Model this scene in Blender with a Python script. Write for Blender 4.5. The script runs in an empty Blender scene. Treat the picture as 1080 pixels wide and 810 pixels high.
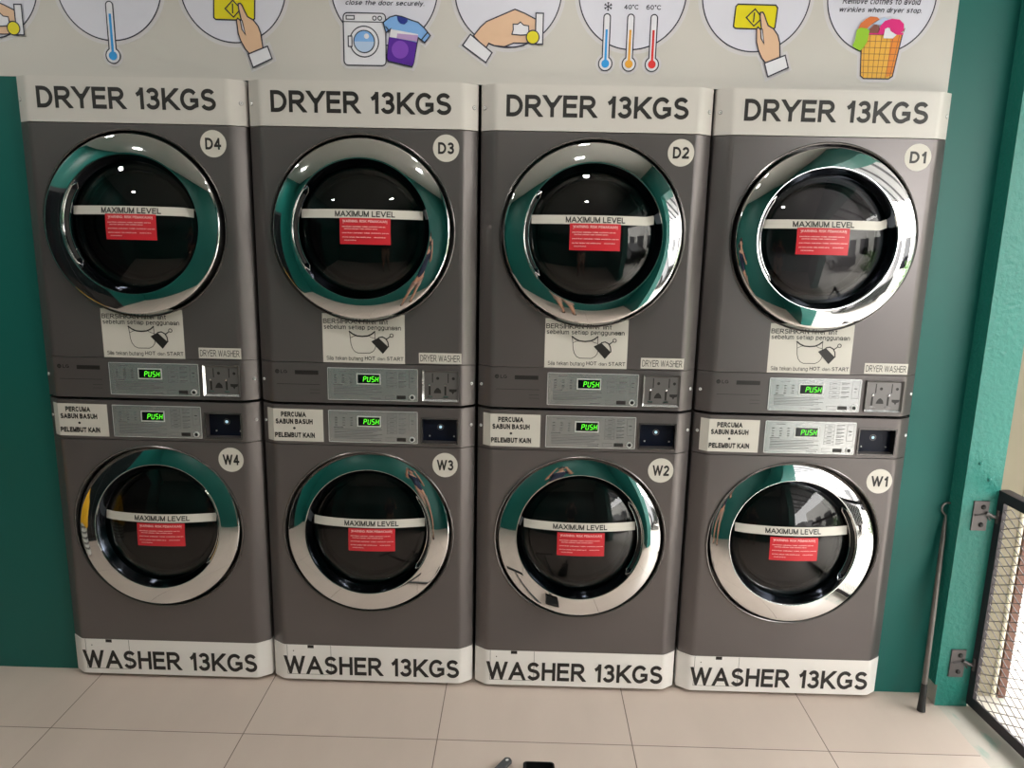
import bpy, math, random
from mathutils import Vector, Matrix
random.seed(4)
PI = math.pi
sc = bpy.context.scene
COL = sc.collection

# ------------------------------------------------------------------ materials
def lin(c):
    c /= 255.0
    return c / 12.92 if c <= 0.04045 else ((c + 0.055) / 1.055) ** 2.4
def rgb(r, g, b): return (lin(r), lin(g), lin(b), 1.0)

def mat(name, col, rough=0.5, metal=0.0, spec=0.5, emit=None, estr=1.0, coat=0.0, noise=None, bump=None):
    m = bpy.data.materials.new(name); m.use_nodes = True
    nt = m.node_tree; b = nt.nodes['Principled BSDF']
    b.inputs['Base Color'].default_value = col
    b.inputs['Roughness'].default_value = rough
    b.inputs['Metallic'].default_value = metal
    b.inputs['Specular IOR Level'].default_value = spec
    b.inputs['Coat Weight'].default_value = coat
    b.inputs['Coat Roughness'].default_value = 0.08
    if emit:
        b.inputs['Emission Color'].default_value = emit
        b.inputs['Emission Strength'].default_value = estr
    if noise:                      # (scale, amount) subtle tone variation of the surface itself
        tc = nt.nodes.new('ShaderNodeTexCoord'); n = nt.nodes.new('ShaderNodeTexNoise')
        n.inputs['Scale'].default_value = noise[0]; n.inputs['Detail'].default_value = 4
        mx = nt.nodes.new('ShaderNodeMix'); mx.data_type = 'RGBA'
        k = noise[1]
        mx.inputs[6].default_value = tuple(c * (1 - k) for c in col[:3]) + (1,)
        mx.inputs[7].default_value = tuple(min(1, c * (1 + k)) for c in col[:3]) + (1,)
        nt.links.new(tc.outputs['Object'], n.inputs['Vector'])
        nt.links.new(n.outputs['Fac'], mx.inputs[0]); nt.links.new(mx.outputs[2], b.inputs['Base Color'])
    if bump:                       # (scale, strength, distance)
        tc = nt.nodes.new('ShaderNodeTexCoord'); n = nt.nodes.new('ShaderNodeTexNoise')
        n.inputs['Scale'].default_value = bump[0]; n.inputs['Detail'].default_value = 3
        bp = nt.nodes.new('ShaderNodeBump'); bp.inputs['Strength'].default_value = bump[1]; bp.inputs['Distance'].default_value = bump[2]
        nt.links.new(tc.outputs['Object'], n.inputs['Vector']); nt.links.new(n.outputs['Fac'], bp.inputs['Height'])
        nt.links.new(bp.outputs['Normal'], b.inputs['Normal'])
    return m

M = {}
M['grey'] = mat('graphite_paint', (0.155, 0.139, 0.137, 1), 0.32, 0.50, 0.5, noise=(6, .04))
M['cream'] = mat('cream_enamel', (0.63, 0.60, 0.565, 1), 0.38)
M['white_plinth'] = mat('white_enamel', (0.84, 0.81, 0.78, 1), 0.32)
M['ink'] = mat('black_vinyl', (0.018, 0.016, 0.015, 1), 0.45)
M['chrome'] = mat('chrome', (0.80, 0.80, 0.80, 1), 0.035, 1.0)
M['bright_chrome'] = mat('bright_chrome', (0.92, 0.92, 0.92, 1), 0.12, 1.0)
M['black'] = mat('black_plastic', (0.008, 0.008, 0.008, 1), 0.3)
M['rubber'] = mat('black_rubber', (0.012, 0.012, 0.012, 1), 0.6)
M['flange'] = mat('grey_door_rim', (0.16, 0.15, 0.145, 1), 0.25, 0.7)
M['drum'] = mat('drum_steel', (0.10, 0.10, 0.105, 1), 0.28, 0.9)
M['drum_dark'] = mat('drum_dark', (0.03, 0.031, 0.034, 1), 0.35, 0.5)
M['silver'] = mat('silver_keypad', (0.55, 0.555, 0.56, 1), 0.26, 0.75, noise=(30, .03))
M['silver_line'] = mat('keypad_print', (0.14, 0.14, 0.145, 1), 0.45)
M['silver_lite'] = mat('keypad_button_edge', (0.72, 0.72, 0.71, 1), 0.3, 0.2)
M['sticker'] = mat('offwhite_sticker', (0.66, 0.63, 0.57, 1), 0.42)
M['badge'] = mat('badge_sticker', (0.68, 0.645, 0.58, 1), 0.42)
M['red'] = mat('red_label', (0.62, 0.022, 0.035, 1), 0.4)
M['red_print'] = mat('red_label_print', (0.85, 0.50, 0.48, 1), 0.45)
M['display'] = mat('display_window', (0.004, 0.004, 0.006, 1), 0.12)
M['led'] = mat('green_led', (0.05, 0.5, 0.02, 1), 0.5, emit=(0.12, 1.0, 0.03, 1), estr=1.3)
M['blue_led'] = mat('reader_light', (0.3, 0.4, 0.45, 1), 0.4, emit=(0.55, 0.85, 1.0, 1), estr=0.45)
M['reader'] = mat('reader_face', (0.006, 0.009, 0.022, 1), 0.3, 0.0, 0.25)
M['screw'] = mat('zinc_screw', (0.75, 0.75, 0.74, 1), 0.3, 0.4)
M['steel'] = mat('dull_steel', (0.19, 0.18, 0.177, 1), 0.38, 0.5)
M['teal'] = mat('teal_wall_paint', (0.009, 0.118, 0.100, 1), 0.42, 0.0, 0.35, noise=(2.2, .06), bump=(35, .12, .003))
M['teal_rough'] = mat('teal_masonry_paint', (0.019, 0.195, 0.158, 1), 0.38, noise=(4, .08), bump=(70, .55, .006))
M['ceil'] = mat('ceiling_white', (0.62, 0.62, 0.60, 1), 0.75)
M['vinyl'] = mat('poster_cream', (0.60, 0.575, 0.54, 1), 0.5, noise=(1.2, .03))
M['halo'] = mat('poster_white', (0.64, 0.62, 0.64, 1), 0.5)
M['pale'] = mat('poster_pale_lilac', (0.70, 0.70, 0.80, 1), 0.5)
M['navy'] = mat('poster_navy_line', (0.02, 0.02, 0.045, 1), 0.5)
M['yellow'] = mat('poster_yellow', (0.78, 0.68, 0.0, 1), 0.5)
M['skin_print'] = mat('poster_skin', (0.76, 0.50, 0.33, 1), 0.5)
M['p_white'] = mat('poster_icon_white', (0.78, 0.78, 0.84, 1), 0.5)
M['p_blue'] = mat('poster_blue', (0.02, 0.33, 0.80, 1), 0.5)
M['p_orange'] = mat('poster_amber', (0.80, 0.38, 0.03, 1), 0.5)
M['p_red'] = mat('poster_red', (0.75, 0.03, 0.03, 1), 0.5)
M['p_sky'] = mat('poster_sky', (0.22, 0.45, 0.85, 1), 0.5)
M['p_sky2'] = mat('poster_light_sky', (0.48, 0.62, 0.85, 1), 0.5)
M['p_dblue'] = mat('poster_deep_blue', (0.01, 0.03, 0.27, 1), 0.5)
M['p_purple'] = mat('poster_purple', (0.09, 0.012, 0.33, 1), 0.5)
M['p_violet'] = mat('poster_violet', (0.22, 0.06, 0.52, 1), 0.5)
M['p_mauve'] = mat('poster_mauve', (0.50, 0.33, 0.62, 1), 0.5)
M['p_green'] = mat('poster_lime', (0.30, 0.56, 0.02, 1), 0.5)
M['p_pink'] = mat('poster_pink', (0.72, 0.01, 0.20, 1), 0.5)
M['p_rust'] = mat('poster_rust', (0.68, 0.17, 0.04, 1), 0.5)
M['p_brown'] = mat('poster_brown', (0.22, 0.07, 0.05, 1), 0.5)
M['p_basket'] = mat('poster_basket', (0.85, 0.47, 0.06, 1), 0.5)
M['p_basket2'] = mat('poster_basket_orange', (0.82, 0.27, 0.03, 1), 0.5)
M['gate'] = mat('dark_gate_paint', (0.022, 0.016, 0.024, 1), 0.38, noise=(25, .2), bump=(60, .2, .002))
M['mesh'] = mat('gate_mesh_paint', (0.16, 0.14, 0.14, 1), 0.4)
M['bezel'] = mat('dark_mirror_bezel', (0.10, 0.115, 0.15, 1), 0.12, 1.0)
M['glass_car'] = mat('car_glass', (0.01, 0.01, 0.012, 1), 0.08)
M['car'] = mat('black_car_paint', (0.012, 0.012, 0.014, 1), 0.15)
M['hinge'] = mat('hinge_iron', (0.13, 0.12, 0.12, 1), 0.4, 0.6, bump=(40, .3, .002))
M['rod'] = mat('iron_rod', (0.17, 0.155, 0.145, 1), 0.38, 0.6, noise=(20, .25))
M['concrete'] = mat('bare_concrete', (0.42, 0.40, 0.36, 1), 0.7, noise=(9, .16), bump=(30, .3, .003))
M['pavement'] = mat('pavement', (0.50, 0.47, 0.43, 1), 0.8, noise=(3, .1))
M['olive'] = mat('cream_olive_render', (0.22, 0.19, 0.13, 1), 0.7, noise=(5, .08))
M['brown_edge'] = mat('tan_timber_edge', (0.30, 0.19, 0.12, 1), 0.6)
M['cream_post'] = mat('cream_post', (0.80, 0.72, 0.55, 1), 0.5)
M['brown_post'] = mat('brown_post', (0.13, 0.055, 0.035, 1), 0.5)
M['far_wall'] = mat('pale_facade', (0.70, 0.68, 0.64, 1), 0.8, noise=(1, .08))
M['canopy'] = mat('canopy_sheet', (0.42, 0.42, 0.44, 1), 0.5)
M['batten'] = mat('canopy_batten', (0.10, 0.10, 0.11, 1), 0.5)
M['leaf'] = mat('hedge_green', (0.06, 0.17, 0.03, 1), 0.7, noise=(8, .5))
M['lamp'] = mat('lamp_diffuser', (0.9, 0.9, 0.88, 1), 0.5, emit=(1.0, 0.93, 0.82, 1), estr=16.0)
M['white_plastic'] = mat('white_plastic', (0.7, 0.7, 0.69, 1), 0.35)
M['skin'] = mat('skin', (0.50, 0.27, 0.18, 1), 0.5)
M['navy_cloth'] = mat('navy_cotton', (0.012, 0.02, 0.05, 1), 0.85)
M['khaki'] = mat('beige_shorts', (0.38, 0.26, 0.21, 1), 0.85)
M['hair'] = mat('black_hair', (0.012, 0.010, 0.010, 1), 0.55)
M['dark'] = mat('charcoal_paint', (0.02, 0.02, 0.022, 1), 0.5)
M['grey_handle'] = mat('grey_handle', (0.10, 0.105, 0.11, 1), 0.35, 0.3)
M['cloth_y'] = mat('yellow_cloth', (0.80, 0.42, 0.01, 1), 0.85)

def floor_material():
    m = bpy.data.materials.new('beige_floor_tiles'); m.use_nodes = True
    nt = m.node_tree; b = nt.nodes['Principled BSDF']; N = nt.nodes.new; L = nt.links.new
    tc = N('ShaderNodeTexCoord'); mp = N('ShaderNodeMapping')
    mp.inputs['Location'].default_value = (0.0925 + 0.609 * 20, 0.2780 + 0.609 * 20, 0)
    L(tc.outputs['Object'], mp.inputs['Vector'])
    br = N('ShaderNodeTexBrick'); br.offset = 0.0; br.squash = 1.0
    br.inputs['Scale'].default_value = 1.0
    br.inputs['Brick Width'].default_value = 0.609; br.inputs['Row Height'].default_value = 0.609
    br.inputs['Mortar Size'].default_value = 0.0016; br.inputs['Mortar Smooth'].default_value = 0.1
    br.inputs['Bias'].default_value = 0.0
    br.inputs['Color1'].default_value = (0.57, 0.475, 0.41, 1); br.inputs['Color2'].default_value = (0.60, 0.505, 0.44, 1)
    br.inputs['Mortar'].default_value = (0.17, 0.125, 0.10, 1)
    L(mp.outputs['Vector'], br.inputs['Vector'])
    n = N('ShaderNodeTexNoise'); n.inputs['Scale'].default_value = 5; n.inputs['Detail'].default_value = 5
    mp2 = N('ShaderNodeMapping'); mp2.inputs['Scale'].default_value = (1.2, 0.4, 1)
    L(tc.outputs['Object'], mp2.inputs['Vector']); L(mp2.outputs['Vector'], n.inputs['Vector'])
    rr = N('ShaderNodeMapRange'); rr.inputs['To Min'].default_value = 0.90; rr.inputs['To Max'].default_value = 1.08
    L(n.outputs['Fac'], rr.inputs['Value'])
    mx = N('ShaderNodeMix'); mx.data_type = 'RGBA'; mx.blend_type = 'MULTIPLY'; mx.inputs[0].default_value = 1.0
    L(br.outputs['Color'], mx.inputs[6]); L(rr.outputs['Result'], mx.inputs[7])
    L(mx.outputs[2], b.inputs['Base Color'])
    b.inputs['Roughness'].default_value = 0.34
    bp = N('ShaderNodeBump'); bp.inputs['Strength'].default_value = 0.5; bp.inputs['Distance'].default_value = 0.002; bp.invert = True
    L(br.outputs['Fac'], bp.inputs['Height']); L(bp.outputs['Normal'], b.inputs['Normal'])
    return m
M['floor'] = floor_material()
def threshold_material():
    m = mat('threshold_concrete', (0.52, 0.48, 0.42, 1), 0.6, noise=(9, .14)); nt = m.node_tree; N = nt.nodes.new; L = nt.links.new
    b = nt.nodes['Principled BSDF']; src = b.inputs['Base Color'].links[0].from_socket
    tc = N('ShaderNodeTexCoord'); mp = N('ShaderNodeMapping'); mp.inputs['Scale'].default_value = (3, 1, 1); mp.inputs['Rotation'].default_value = (0, 0, .4)
    n = N('ShaderNodeTexNoise'); n.inputs['Scale'].default_value = 7; n.inputs['Detail'].default_value = 3
    r = N('ShaderNodeMapRange'); r.inputs['From Min'].default_value = .58; r.inputs['From Max'].default_value = .68; r.inputs['To Max'].default_value = .45
    mx = N('ShaderNodeMix'); mx.data_type = 'RGBA'; mx.inputs[7].default_value = (0.10, 0.36, 0.30, 1)
    L(tc.outputs['Object'], mp.inputs['Vector']); L(mp.outputs['Vector'], n.inputs['Vector']); L(n.outputs['Fac'], r.inputs['Value'])
    L(r.outputs['Result'], mx.inputs[0]); L(src, mx.inputs[6]); L(mx.outputs[2], b.inputs['Base Color'])
    return m
M['threshold'] = threshold_material()

def glass_material(name, tint, ior=1.5, gl=0.02):
    m = bpy.data.materials.new(name); m.use_nodes = True
    nt = m.node_tree; nt.nodes.clear(); N = nt.nodes.new; L = nt.links.new
    out = N('ShaderNodeOutputMaterial'); tr = N('ShaderNodeBsdfTransparent'); tr.inputs['Color'].default_value = tint
    g = N('ShaderNodeBsdfGlossy'); g.inputs['Roughness'].default_value = gl
    f = N('ShaderNodeFresnel'); f.inputs['IOR'].default_value = ior
    mx = N('ShaderNodeMixShader'); L(f.outputs[0], mx.inputs[0]); L(tr.outputs[0], mx.inputs[1]); L(g.outputs[0], mx.inputs[2]); L(mx.outputs[0], out.inputs[0])
    return m
M['glass'] = glass_material('smoked_door_glass', (0.36, 0.36, 0.37, 1), 1.55, 0.0)
M['bowl'] = glass_material('clear_bowl_glass', (0.80, 0.82, 0.84, 1), 1.5, 0.0)

# ------------------------------------------------------------------ geometry collector
# ------------------------------------------------------------------ drawn sans-serif lettering: every character is a set of strokes
def _arc(cx, cy, rx, ry, a0, a1, n=None):
    n = n or max(4, int(abs(a1-a0)/15))
    return [(cx + rx*math.cos(math.radians(a0 + (a1-a0)*i/n)), cy + ry*math.sin(math.radians(a0 + (a1-a0)*i/n))) for i in range(n+1)]
def _oval(cx, cy, rx, ry): return ('o', _arc(cx, cy, rx, ry, 0, 360, 28)[:-1])
_T = ('s', [(0, 0), (0, 1)])
_X = .72
STROKES = {
 'A': (.80, [('s', [(0,0),(.4,1),(.8,0)]), ('n', [(.14,.31),(.66,.31)])]),
 'B': (.62, [_T, ('n', [(0,1),(.35,1)] + _arc(.35,.77,.23,.23,90,-90) + [(0,.54)]), ('n', [(0,.54),(.37,.54)] + _arc(.37,.27,.25,.27,90,-90) + [(0,0)])]),
 'C': (.70, [('n', _arc(.37,.5,.37,.5,40,320))]),
 'D': (.66, [_T, ('n', [(0,1),(.24,1)] + _arc(.24,.5,.42,.5,90,-90) + [(0,0)])]),
 'E': (.56, [_T, ('e', [(0,1),(.55,1)]), ('e', [(0,.53),(.50,.53)]), ('e', [(0,0),(.56,0)])]),
 'F': (.52, [_T, ('e', [(0,1),(.52,1)]), ('e', [(0,.51),(.44,.51)])]),
 'G': (.76, [('n', _arc(.38,.5,.38,.5,40,308) + [(.76,.17),(.76,.45),(.42,.45)])]),
 'H': (.64, [_T, ('s', [(.64,0),(.64,1)]), ('n', [(0,.54),(.64,.54)])]),
 'I': (.0, [_T]),
 'J': (.44, [('s1', [(.44,1),(.44,.24)] + _arc(.22,.24,.22,.24,0,-175))]),
 'K': (.66, [_T, ('s1', [(.62,1),(0,.30)]), ('s1', [(.66,0),(.21,.53)])]),
 'L': (.50, [_T, ('e', [(0,0),(.50,0)])]),
 'M': (.76, [_T, ('s', [(.76,0),(.76,1)]), ('s', [(0,1),(.38,0)]), ('s', [(.38,0),(.76,1)])]),
 'N': (.64, [_T, ('s', [(.64,0),(.64,1)]), ('s', [(0,1),(.64,0)])]),
 'O': (.78, [_oval(.39,.5,.39,.5)]),
 'P': (.60, [_T, ('n', [(0,1),(.34,1)] + _arc(.34,.73,.26,.27,90,-90) + [(0,.46)])]),
 'Q': (.78, [_oval(.39,.5,.39,.5), ('n', [(.46,.26),(.76,-.03)])]),
 'R': (.66, [_T, ('n', [(0,1),(.37,1)] + _arc(.37,.74,.25,.26,90,-90) + [(0,.48)]), ('s1', [(.66,0),(.30,.48)])]),
 'S': (.62, [('n', _arc(.31,.76,.27,.24,22,232) + _arc(.31,.26,.30,.26,62,-162))]),
 'T': (.66, [('e2', [(0,1),(.66,1)]), ('s', [(.33,0),(.33,1)])]),
 'U': (.64, [('s', [(0,1),(0,.31)] + _arc(.32,.31,.32,.31,180,360) + [(.64,1)])]),
 'V': (.74, [('s', [(0,1),(.37,0),(.74,1)])]),
 'W': (1.08, [('s', [(0,1),(.27,0),(.54,1),(.81,0),(1.08,1)])]),
 'X': (.70, [('s', [(0,0),(.70,1)]), ('s', [(0,1),(.70,0)])]),
 'Y': (.70, [('s1', [(0,1),(.35,.43)]), ('s1', [(.70,1),(.35,.43)]), ('s', [(.35,.48),(.35,0)])]),
 'Z': (.60, [('e2', [(0,1),(.60,1)]), ('e2', [(0,0),(.60,0)]), ('n', [(0,0),(.60,1)])]),
 '0': (.54, [_oval(.27,.5,.27,.5)]),
 '1': (.28, [('s', [(.28,0),(.28,1)]), ('n', [(0,.70),(.14,.80),(.28,1)])]),
 '2': (.54, [('n', _arc(.27,.73,.26,.27,168,-38) + [(.02,0)]), ('e2', [(.0,0),(.54,0)])]),
 '3': (.54, [('n', _arc(.26,.77,.23,.23,165,-90) + [(.17,.54)]), ('n', [(.17,.54),(.26,.54)] + _arc(.26,.27,.27,.27,90,-165))]),
 '4': (.58, [('s', [(.42,0),(.42,1)]), ('n', [(.42,1),(0,.28)]), ('e2', [(0,.28),(.58,.28)])]),
 '5': (.54, [('e', [(.12,1),(.50,1)]), ('n', [(.12,1),(.05,.50)] + _arc(.26,.32,.27,.32,130,-162))]),
 '6': (.54, [_oval(.27,.31,.27,.31), ('n', _arc(.33,.5,.33,.5,62,180))]),
 '7': (.54, [('e2', [(0,1),(.54,1)]), ('s1', [(.22,0),(.54,1)])]),
 '8': (.54, [_oval(.27,.77,.22,.23), _oval(.27,.27,.27,.27)]),
 '9': (.54, [_oval(.27,.69,.27,.31), ('n', _arc(.21,.5,.33,.5,-118,0))]),
 '.': (.0, [('s1', [(0,0),(0,.04)])]), ':': (.0, [('s1', [(0,0),(0,.04)]), ('n', [(0,.6),(0,.72)])]),
 '+': (.50, [('n', [(.0,.45),(.50,.45)]), ('n', [(.25,.20),(.25,.70)])]),
 '°': (.20, [_oval(.10,.92,.10,.10)]),
 'a': (.48, [('s', _arc(.24,.54,.22,.18,165,0) + [(.46,0)]), _oval(.22,.20,.22,.20)]),
 'b': (.48, [_T, _oval(.24,.36,.24,.36)]), 'c': (.44, [('n', _arc(.24,.36,.24,.36,48,312))]),
 'd': (.48, [('s', [(.48,0),(.48,1)]), _oval(.24,.36,.24,.36)]),
 'e': (.48, [('n', [(0,.38),(.48,.38)] + _arc(.24,.36,.24,.36,4,318))]),
 'f': (.34, [('s', [(.14,0),(.14,.80)] + _arc(.30,.80,.16,.20,180,85)), ('e2', [(.0,_X),(.30,_X)])]),
 'g': (.48, [_oval(.24,.36,.24,.36), ('n', [(.48,_X+.05),(.48,-.06)] + _arc(.24,-.06,.24,.20,0,-155))]),
 'h': (.46, [_T, ('s', _arc(.23,.47,.23,.25,180,0) + [(.46,0)])]),
 'i': (.0, [('s1', [(0,0),(0,_X)]), ('n', [(0,.90),(0,1.04)])]), 'j': (.12, [('n', [(.12,_X),(.12,-.16),(0,-.24)]), ('n', [(.12,.90),(.12,1.04)])]),
 'k': (.44, [_T, ('n', [(0,.26),(.42,_X)]), ('s1', [(.44,0),(.15,.42)])]), 'l': (.0, [_T]),
 'm': (.76, [('s1', [(0,0),(0,_X)]), ('s', _arc(.19,.50,.19,.22,180,0) + [(.38,0)]), ('s', _arc(.57,.50,.19,.22,180,0) + [(.76,0)])]),
 'n': (.46, [('s1', [(0,0),(0,_X)]), ('s', _arc(.23,.47,.23,.25,180,0) + [(.46,0)])]),
 'o': (.50, [_oval(.25,.36,.25,.36)]),
 'p': (.48, [('n', [(0,_X+.05),(0,-.28)]), _oval(.24,.36,.24,.36)]), 'q': (.48, [('n', [(.48,_X+.05),(.48,-.28)]), _oval(.24,.36,.24,.36)]),
 'r': (.26, [('s1', [(0,0),(0,_X)]), ('n', _arc(.24,.47,.24,.25,180,80))]),
 's': (.42, [('n', _arc(.21,.545,.18,.175,25,232) + _arc(.21,.185,.20,.185,62,-160))]),
 't': (.30, [('n', [(.13,.96),(.13,.16)] + _arc(.26,.16,.13,.16,180,275)), ('e2', [(.0,_X),(.28,_X)])]),
 'u': (.46, [('n', [(0,_X+.05),(0,.25)] + _arc(.23,.25,.23,.25,180,360)), ('s', [(.46,_X),(.46,0)])]),
 'v': (.46, [('n', [(0,_X+.04),(.23,0),(.46,_X+.04)])]), 'w': (.74, [('n', [(0,_X+.04),(.185,0),(.37,_X+.02),(.555,0),(.74,_X+.04)])]),
 'x': (.44, [('n', [(0,0),(.44,_X)]), ('n', [(0,_X),(.44,0)])]), 'y': (.46, [('n', [(0,_X+.04),(.23,.0)]), ('n', [(.46,_X+.04),(.16,-.26),(.02,-.26)])]),
 'z': (.42, [('e2', [(0,_X),(.42,_X)]), ('e2', [(0,0),(.42,0)]), ('n', [(0,0),(.42,_X)])]),
}
def _clip(poly, lo, hi):
    for lim, sgn in ((lo, 1), (hi, -1)):
        o = []; n = len(poly)
        for i in range(n):
            a, b = poly[i], poly[(i+1) % n]; da, db = sgn*(a[1]-lim), sgn*(b[1]-lim)
            if da >= 0: o.append(a)
            if (da > 0 > db) or (da < 0 < db): t = da/(da-db); o.append((a[0]+(b[0]-a[0])*t, a[1]+(b[1]-a[1])*t))
        poly = o
        if len(poly) < 3: return []
    return poly
def _stroke(kind, pts, w):
    k = 1 - w; P = []; closed = kind == 'o'
    for x, y in pts:
        q = Vector((w/2 + x, w/2 + y*k))
        if not P or (q-P[-1]).length > .004: P.append(q)
    def ext(i, j, d): P[i] = P[i] + (P[i]-P[j]).normalized()*d
    if kind == 's': ext(0, 1, w); ext(-1, -2, w)
    if kind == 's1': ext(0, 1, w)
    if kind == 'e': ext(-1, -2, w/2)
    if kind == 'e2': ext(0, 1, w/2); ext(-1, -2, w/2)
    n = len(P); L, R = [], []
    for i in range(n):
        d1 = (P[i]-P[i-1]).normalized() if (i or closed) else None; d2 = (P[(i+1) % n]-P[i]).normalized() if (i < n-1 or closed) else None
        d1 = d1 or d2; d2 = d2 or d1; t = d1 + d2; t = t.normalized() if t.length > 1e-3 else d1
        nn = Vector((-t.y, t.x)); c = max(.18, nn.dot(Vector((-d1.y, d1.x)))); L.append(P[i] + nn*w/2/c); R.append(P[i] - nn*w/2/c)
    return [[tuple(L[i]), tuple(R[i]), tuple(R[(i+1) % n]), tuple(L[(i+1) % n])] for i in range(n if closed else n-1)]
_text_cache = {}
def text_mesh(s, bold, shear=0.0):
    key = (s, bold, shear)
    if key not in _text_cache:
        w = .115 + bold*4.2; x = 0.0; vs = []; fs = []; nn = 0
        for ch in s:
            if ch == ' ': x += .42; continue
            W, st = STROKES[ch]
            hi = 1.06 if ch in 'ij' else (_X*(1-w)+w if ch in 'acegmnopqrsuvwxyz' else 1.0); lo = -.5 if ch in 'gjpqyQ' else 0.0
            for kind, pts in st:
                for q in _stroke(kind, pts, w):
                    q = _clip(q, lo, hi)
                    if len(q) < 3: continue
                    a = sum(q[i][0]*q[(i+1) % len(q)][1] - q[(i+1) % len(q)][0]*q[i][1] for i in range(len(q)))
                    if abs(a) < 1e-7: continue
                    if a < 0: q = q[::-1]
                    b = len(vs); vs += [(x + px + shear*py, py, .0004*(nn % 5)) for px, py in q]; fs.append(tuple(range(b, b+len(q)))); nn += 1
            x += W + w + .11
        _text_cache[key] = (vs, fs)
    return _text_cache[key]

class G:
    """collects faces in several materials and links them as ONE mesh object"""
    def __init__(s, xf=None):
        s.v = []; s.f = []; s.mi = []; s.mats = []; s.xf = xf
    def m(s, name):
        if name not in s.mats: s.mats.append(name)
        return s.mats.index(name)
    def add(s, vs, fs, mt, xf=None):
        b = len(s.v); k = s.m(mt)
        for p in vs:
            p = Vector(p)
            if xf is not None: p = xf(p)
            if s.xf is not None: p = s.xf(p)
            s.v.append(p)
        for f in fs: s.f.append([b + i for i in f]); s.mi.append(k)
    def box(s, x0, x1, y0, y1, z0, z1, mt, xf=None):
        vs = [(x0,y0,z0),(x1,y0,z0),(x1,y1,z0),(x0,y1,z0),(x0,y0,z1),(x1,y0,z1),(x1,y1,z1),(x0,y1,z1)]
        s.add(vs, [(0,3,2,1),(4,5,6,7),(0,1,5,4),(1,2,6,5),(2,3,7,6),(3,0,4,7)], mt, xf)
    def prism(s, prof, z0, z1, mt, xf=None, caps=True):       # prof: closed (x,y), counter-clockwise seen from above
        n = len(prof)
        vs = [(x, y, z0) for x, y in prof] + [(x, y, z1) for x, y in prof]
        fs = [(i, (i+1) % n, n + (i+1) % n, n + i) for i in range(n)]
        if caps: fs += [tuple(range(n))[::-1], tuple(range(n, 2*n))]
        s.add(vs, fs, mt, xf)
    def slab(s, poly, y0, y1, mt, xf=None):                   # poly (x,z) seen from the front, thickness y0 (front) .. y1
        n = len(poly)
        a = sum(poly[i][0]*poly[(i+1) % n][1] - poly[(i+1) % n][0]*poly[i][1] for i in range(n))
        if a < 0: poly = poly[::-1]
        vs = [(x, y0, z) for x, z in poly] + [(x, y1, z) for x, z in poly]
        fs = [tuple(range(n)), tuple(range(n, 2*n))[::-1]] + [((i+1) % n, i, n + i, n + (i+1) % n) for i in range(n)]
        s.add(vs, fs, mt, xf)
    def flat(s, poly, y, mt, xf=None):                        # a printed patch facing -y
        n = len(poly)
        a = sum(poly[i][0]*poly[(i+1) % n][1] - poly[(i+1) % n][0]*poly[i][1] for i in range(n))
        if a < 0: poly = poly[::-1]
        s.add([(x, y, z) for x, z in poly], [tuple(range(n))], mt, xf)
    def rect(s, x0, x1, z0, z1, y, mt, xf=None): s.flat([(x0,z0),(x1,z0),(x1,z1),(x0,z1)], y, mt, xf)
    def disc(s, cx, cz, r, y, mt, xf=None, n=40, rz=None): s.flat([(cx + r*math.cos(2*PI*i/n), cz + (rz or r)*math.sin(2*PI*i/n)) for i in range(n)], y, mt, xf)
    def arcring(s, cx, cz, r0, r1, y, mt, a0=0, a1=360, n=64, xf=None, keep=None):
        for i in range(n):
            t0 = math.radians(a0 + (a1-a0)*i/n); t1 = math.radians(a0 + (a1-a0)*(i+1)/n)
            q = [(cx+r*math.cos(t), cz+r*math.sin(t)) for r, t in ((r0,t0),(r1,t0),(r1,t1),(r0,t1))]
            if keep and not keep(q[0]): continue
            s.flat(q, y, mt, xf)
    def line(s, pts, w, y, mt, closed=False, xf=None):        # stroked polyline in the (x,z) plane, mitred
        n = len(pts); P = [Vector(p) for p in pts]; L = []; R = []
        for i in range(n):
            a = P[i-1] if (i > 0 or closed) else None; c = P[(i+1) % n] if (i < n-1 or closed) else None
            d1 = (P[i]-a).normalized() if a is not None else None; d2 = (c-P[i]).normalized() if c is not None else None
            if d1 is None: d1 = d2
            if d2 is None: d2 = d1
            t = d1 + d2
            t = t.normalized() if t.length > 1e-6 else d1
            nn = Vector((-t.y, t.x)); k = max(0.35, nn.dot(Vector((-d1.y, d1.x))))
            L.append(P[i] + nn*w/2/k); R.append(P[i] - nn*w/2/k)
        m = n if closed else n-1
        for i in range(m):
            j = (i+1) % n
            s.flat([tuple(L[i]), tuple(R[i]), tuple(R[j]), tuple(L[j])], y, mt, xf)
    def frame(s, x0, x1, z0, z1, w, y, mt, xf=None):
        s.rect(x0, x1, z0, z0+w, y, mt, xf); s.rect(x0, x1, z1-w, z1, y, mt, xf)
        s.rect(x0, x0+w, z0+w, z1-w, y, mt, xf); s.rect(x1-w, x1, z0+w, z1-w, y, mt, xf)
    def text(s, body, x0, x1, z0, z1, y, mt, bold=0.0, shear=0.0, xf=None, skew=0.0):
        vs, fs = text_mesh(body, bold, shear)
        if not vs: return
        ax = min(v[0] for v in vs); bx = max(v[0] for v in vs); az = min(v[1] for v in vs); bz = max(v[1] for v in vs)
        s.add([(x0 + (v[0]-ax)/(bx-ax)*(x1-x0), y - v[2]*.04, z0 + (v[1]-az)/(bz-az)*(z1-z0) + skew*((v[0]-ax)/(bx-ax)-.5)) for v in vs], fs, mt, xf)
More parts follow.
